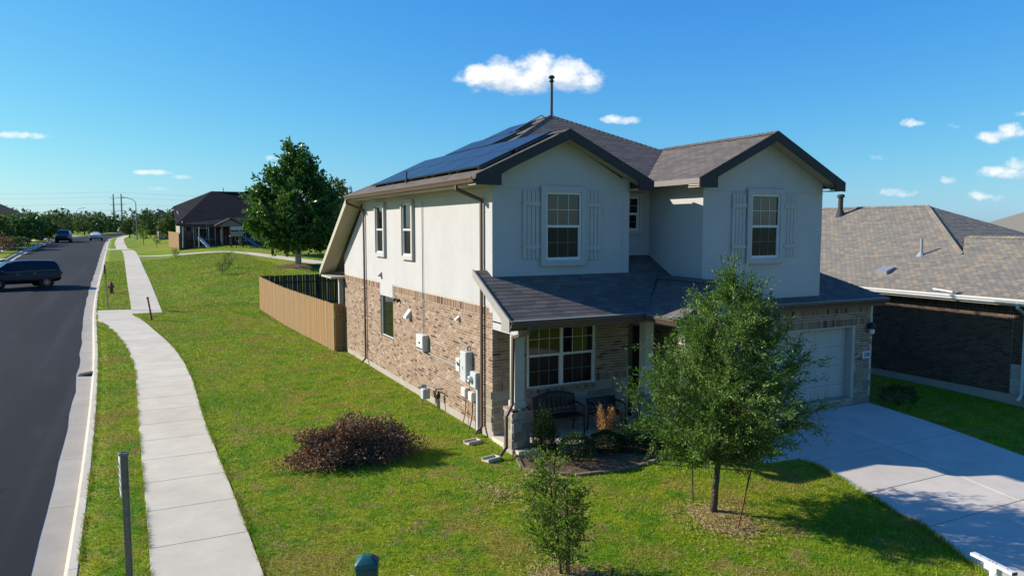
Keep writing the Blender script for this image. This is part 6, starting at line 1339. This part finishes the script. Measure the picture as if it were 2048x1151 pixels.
# big tree beyond the fence, its companions
tree('large_tree', 'tall dense conical tree with pale trunk beyond the back fence', (4.45,46.5), 9.6, 1.7, [(0,1.9), (.1,3.6), (.22,4.1), (.38,3.8), (.55,2.95), (.72,1.95), (.86,1.05), (1,.25)], .23, 120, 22, 14, .26, .17, 'leaf_oak', 31, rscale=.94, bark='pale_bark', twig=.85, up=.55, off=(-.1,0), inner=.35)
for k, (bx, by, H, lab) in enumerate(((4.66,60.9,6.2,'slim tree left of two standing behind the tall conical tree'), (5.5,57.6,5.6,'slim tree right of two standing behind the tall conical tree'), (10.0,57.4,7.4,'dark round tree close to the roof behind the tall conical tree'), (12.3,64.,6.8,'dark tree partly hidden by the sloping roof edge'))):
    tree('slim_tree' if k < 2 else 'round_tree', lab, (bx,by), H, 1.7 if k < 2 else 1.2, [(0,1.0), (.25,1.8), (.5,2.2 if k < 2 else 2.7), (.8,1.4), (1,.3)], .13, 46, 12, 9, .28, .18, 'leaf_far', 40+k, twig=.7, group='trees beyond the back fence')
for k, (bx, by, h, lab) in enumerate(((-.82,46.8,1.35,'thin bare sapling, the tallest of three on the far lawn'), (-1.6,43.7,.95,'small sapling in front of the tallest one on the far lawn'), (-3.99,62.7,1.2,'lone sapling near the footpath on the far lawn'))):
    tree('lawn_sapling', lab, (bx,by), h, .3, [(0,.2), (.5,.42), (1,.2)], .02, 14, 6, 4, .09, .04, 'leaf_far', 60+k, bark='twig', twig=.25, group='saplings on the far lawn')
LT = [(-22.8,92.0,4.0,2.3,0), (-22.5,99.7,3.7,2.0,1), (-21.9,105,3.4,1.9,0), (-21.5,113.7,4.0,2.1,1), (-20.8,121.5,3.8,2.1,0), (-22.6,134,4.3,2.3,1), (-22.0,160.4,5.4,3.0,0), (-30.5,153.6,6.0,3.2,1), (-27,118,5.2,2.8,0)]
for k, (bx, by, H, r, q) in enumerate(LT):
    tree('street_tree', ('nearest', 'second', 'third', 'fourth', 'fifth', 'sixth', 'seventh', 'eighth', 'ninth')[k]+' leafy tree counted along the left side of the street', (bx,by), H, .8, [(0,.6*r), (.25,r), (.55,.95*r), (.8,.6*r), (1,.15*r)], .12, 44, 12, 8, .30, .18, ('leaf_far', 'leaf_oak')[q], 70+k, twig=.7, group='trees left of the street', limb_mesh=False)
for k, (bx, by, h, r) in enumerate(((-20.6,81.6,1.7,1.5), (-20.4,86.7,1.5,1.3), (-21.8,88,1.9,1.2), (-20.2,94,1.3,1.0))):
    shrub('street_shrub', 'low '+('nearest', 'second', 'third', 'fourth')[k]+' shrub in front of the trees left of the street', (bx,by), r, r, h, 900, .22, .13, 'leaf_far' if k % 2 else 'leaf_dead', 90+k, 'shrubs left of the street')
FT = [(-20.5,216,5.6,3.,0), (-18.6,227,5.0,2.8,1), (-17.2,237,5.4,3.,0), (-18.5,281,7.0,3.8,1), (-22,329,8.4,4.6,0), (-27,354,9,5,1), (-31,367,8,5,0), (-15.5,326,7.4,4,1), (-3.5,301,8,4.2,0), (-28.5,288,7,4.,1), (-30,266,7.4,4.,0), (-36,240,7.2,4.2,1), (-45,250,8.,4.6,0), (-40,205,6.4,3.6,1), (-34,190,6.,3.6,0), (4,290,8,4.4,1), (-50,215,7,4,0), (2,360,10,5,1), (-10,380,11,5,0), (-38,390,11,5.5,1), (-2,420,12,6,0), (-60,300,9,5,1), (-75,330,10,5.5,0), (-52,345,10,5,1)]
for k, (bx, by, H, r, q) in enumerate(FT):
    s = by/230.
    tree('far_tree', 'distant tree in the wooded skyline beyond the end of the street', (bx,by), H, 1.0, [(0,.6*r), (.25,r), (.55,.95*r), (.8,.6*r), (1,.15*r)], .16, 34, 10, 7, .42*s**.5, .28*s**.5, ('leaf_far', 'leaf_oak')[q], 120+k, twig=.9, group='trees on the far skyline', limb_mesh=False)
for k, (bx, by, H, r, lab) in enumerate(((-5.9,136.4,4.9,2.3,'dark round tree right of the near street lamp'), (-3.7,146,4.2,2.2,'tree just behind the dark round tree by the lamp'), (-2.9,104,4.0,1.7,'small green tree against the pale end wall of the dark-roofed house'), (-8.9,152,3.6,1.6,'small tree at the verge left of the near street lamp'), (14,120,7,3.4,'tree behind the dark-roofed house'))):
    tree('round_tree', lab, (bx,by), H, .9, [(0,.6*r), (.3,r), (.6,.9*r), (.85,.5*r), (1,.1*r)], .12, 42, 11, 8, .28, .18, 'leaf_far', 160+k, twig=.6, group='trees right of the street', limb_mesh=False)
tree('verge_sapling', 'slim young tree on the grass between lamp and footpath', (-6.6,98), 2.6, .9, [(0,.4), (.5,.65), (1,.2)], .04, 18, 7, 6, .16, .08, 'leaf_light', 170, bark='twig', twig=.3)
tree('verge_sapling', 'short young tree on the grass nearer than the slim one', (-5.2,86), 1.7, .6, [(0,.2), (.5,.35), (1,.1)], .03, 12, 6, 5, .12, .06, 'leaf_far', 171, bark='twig', twig=.25)
for k, (bx, by, r, h) in enumerate(((-1.2,110.5,1.6,1.4), (.8,110.8,1.4,1.2))):
    shrub('foundation_shrub', ('left', 'right')[k]+' rounded shrub at the beige house wall', (bx,by), r, .8, h, 700, .2, .12, 'leaf_far', 180+k, 'shrubs at the beige house')
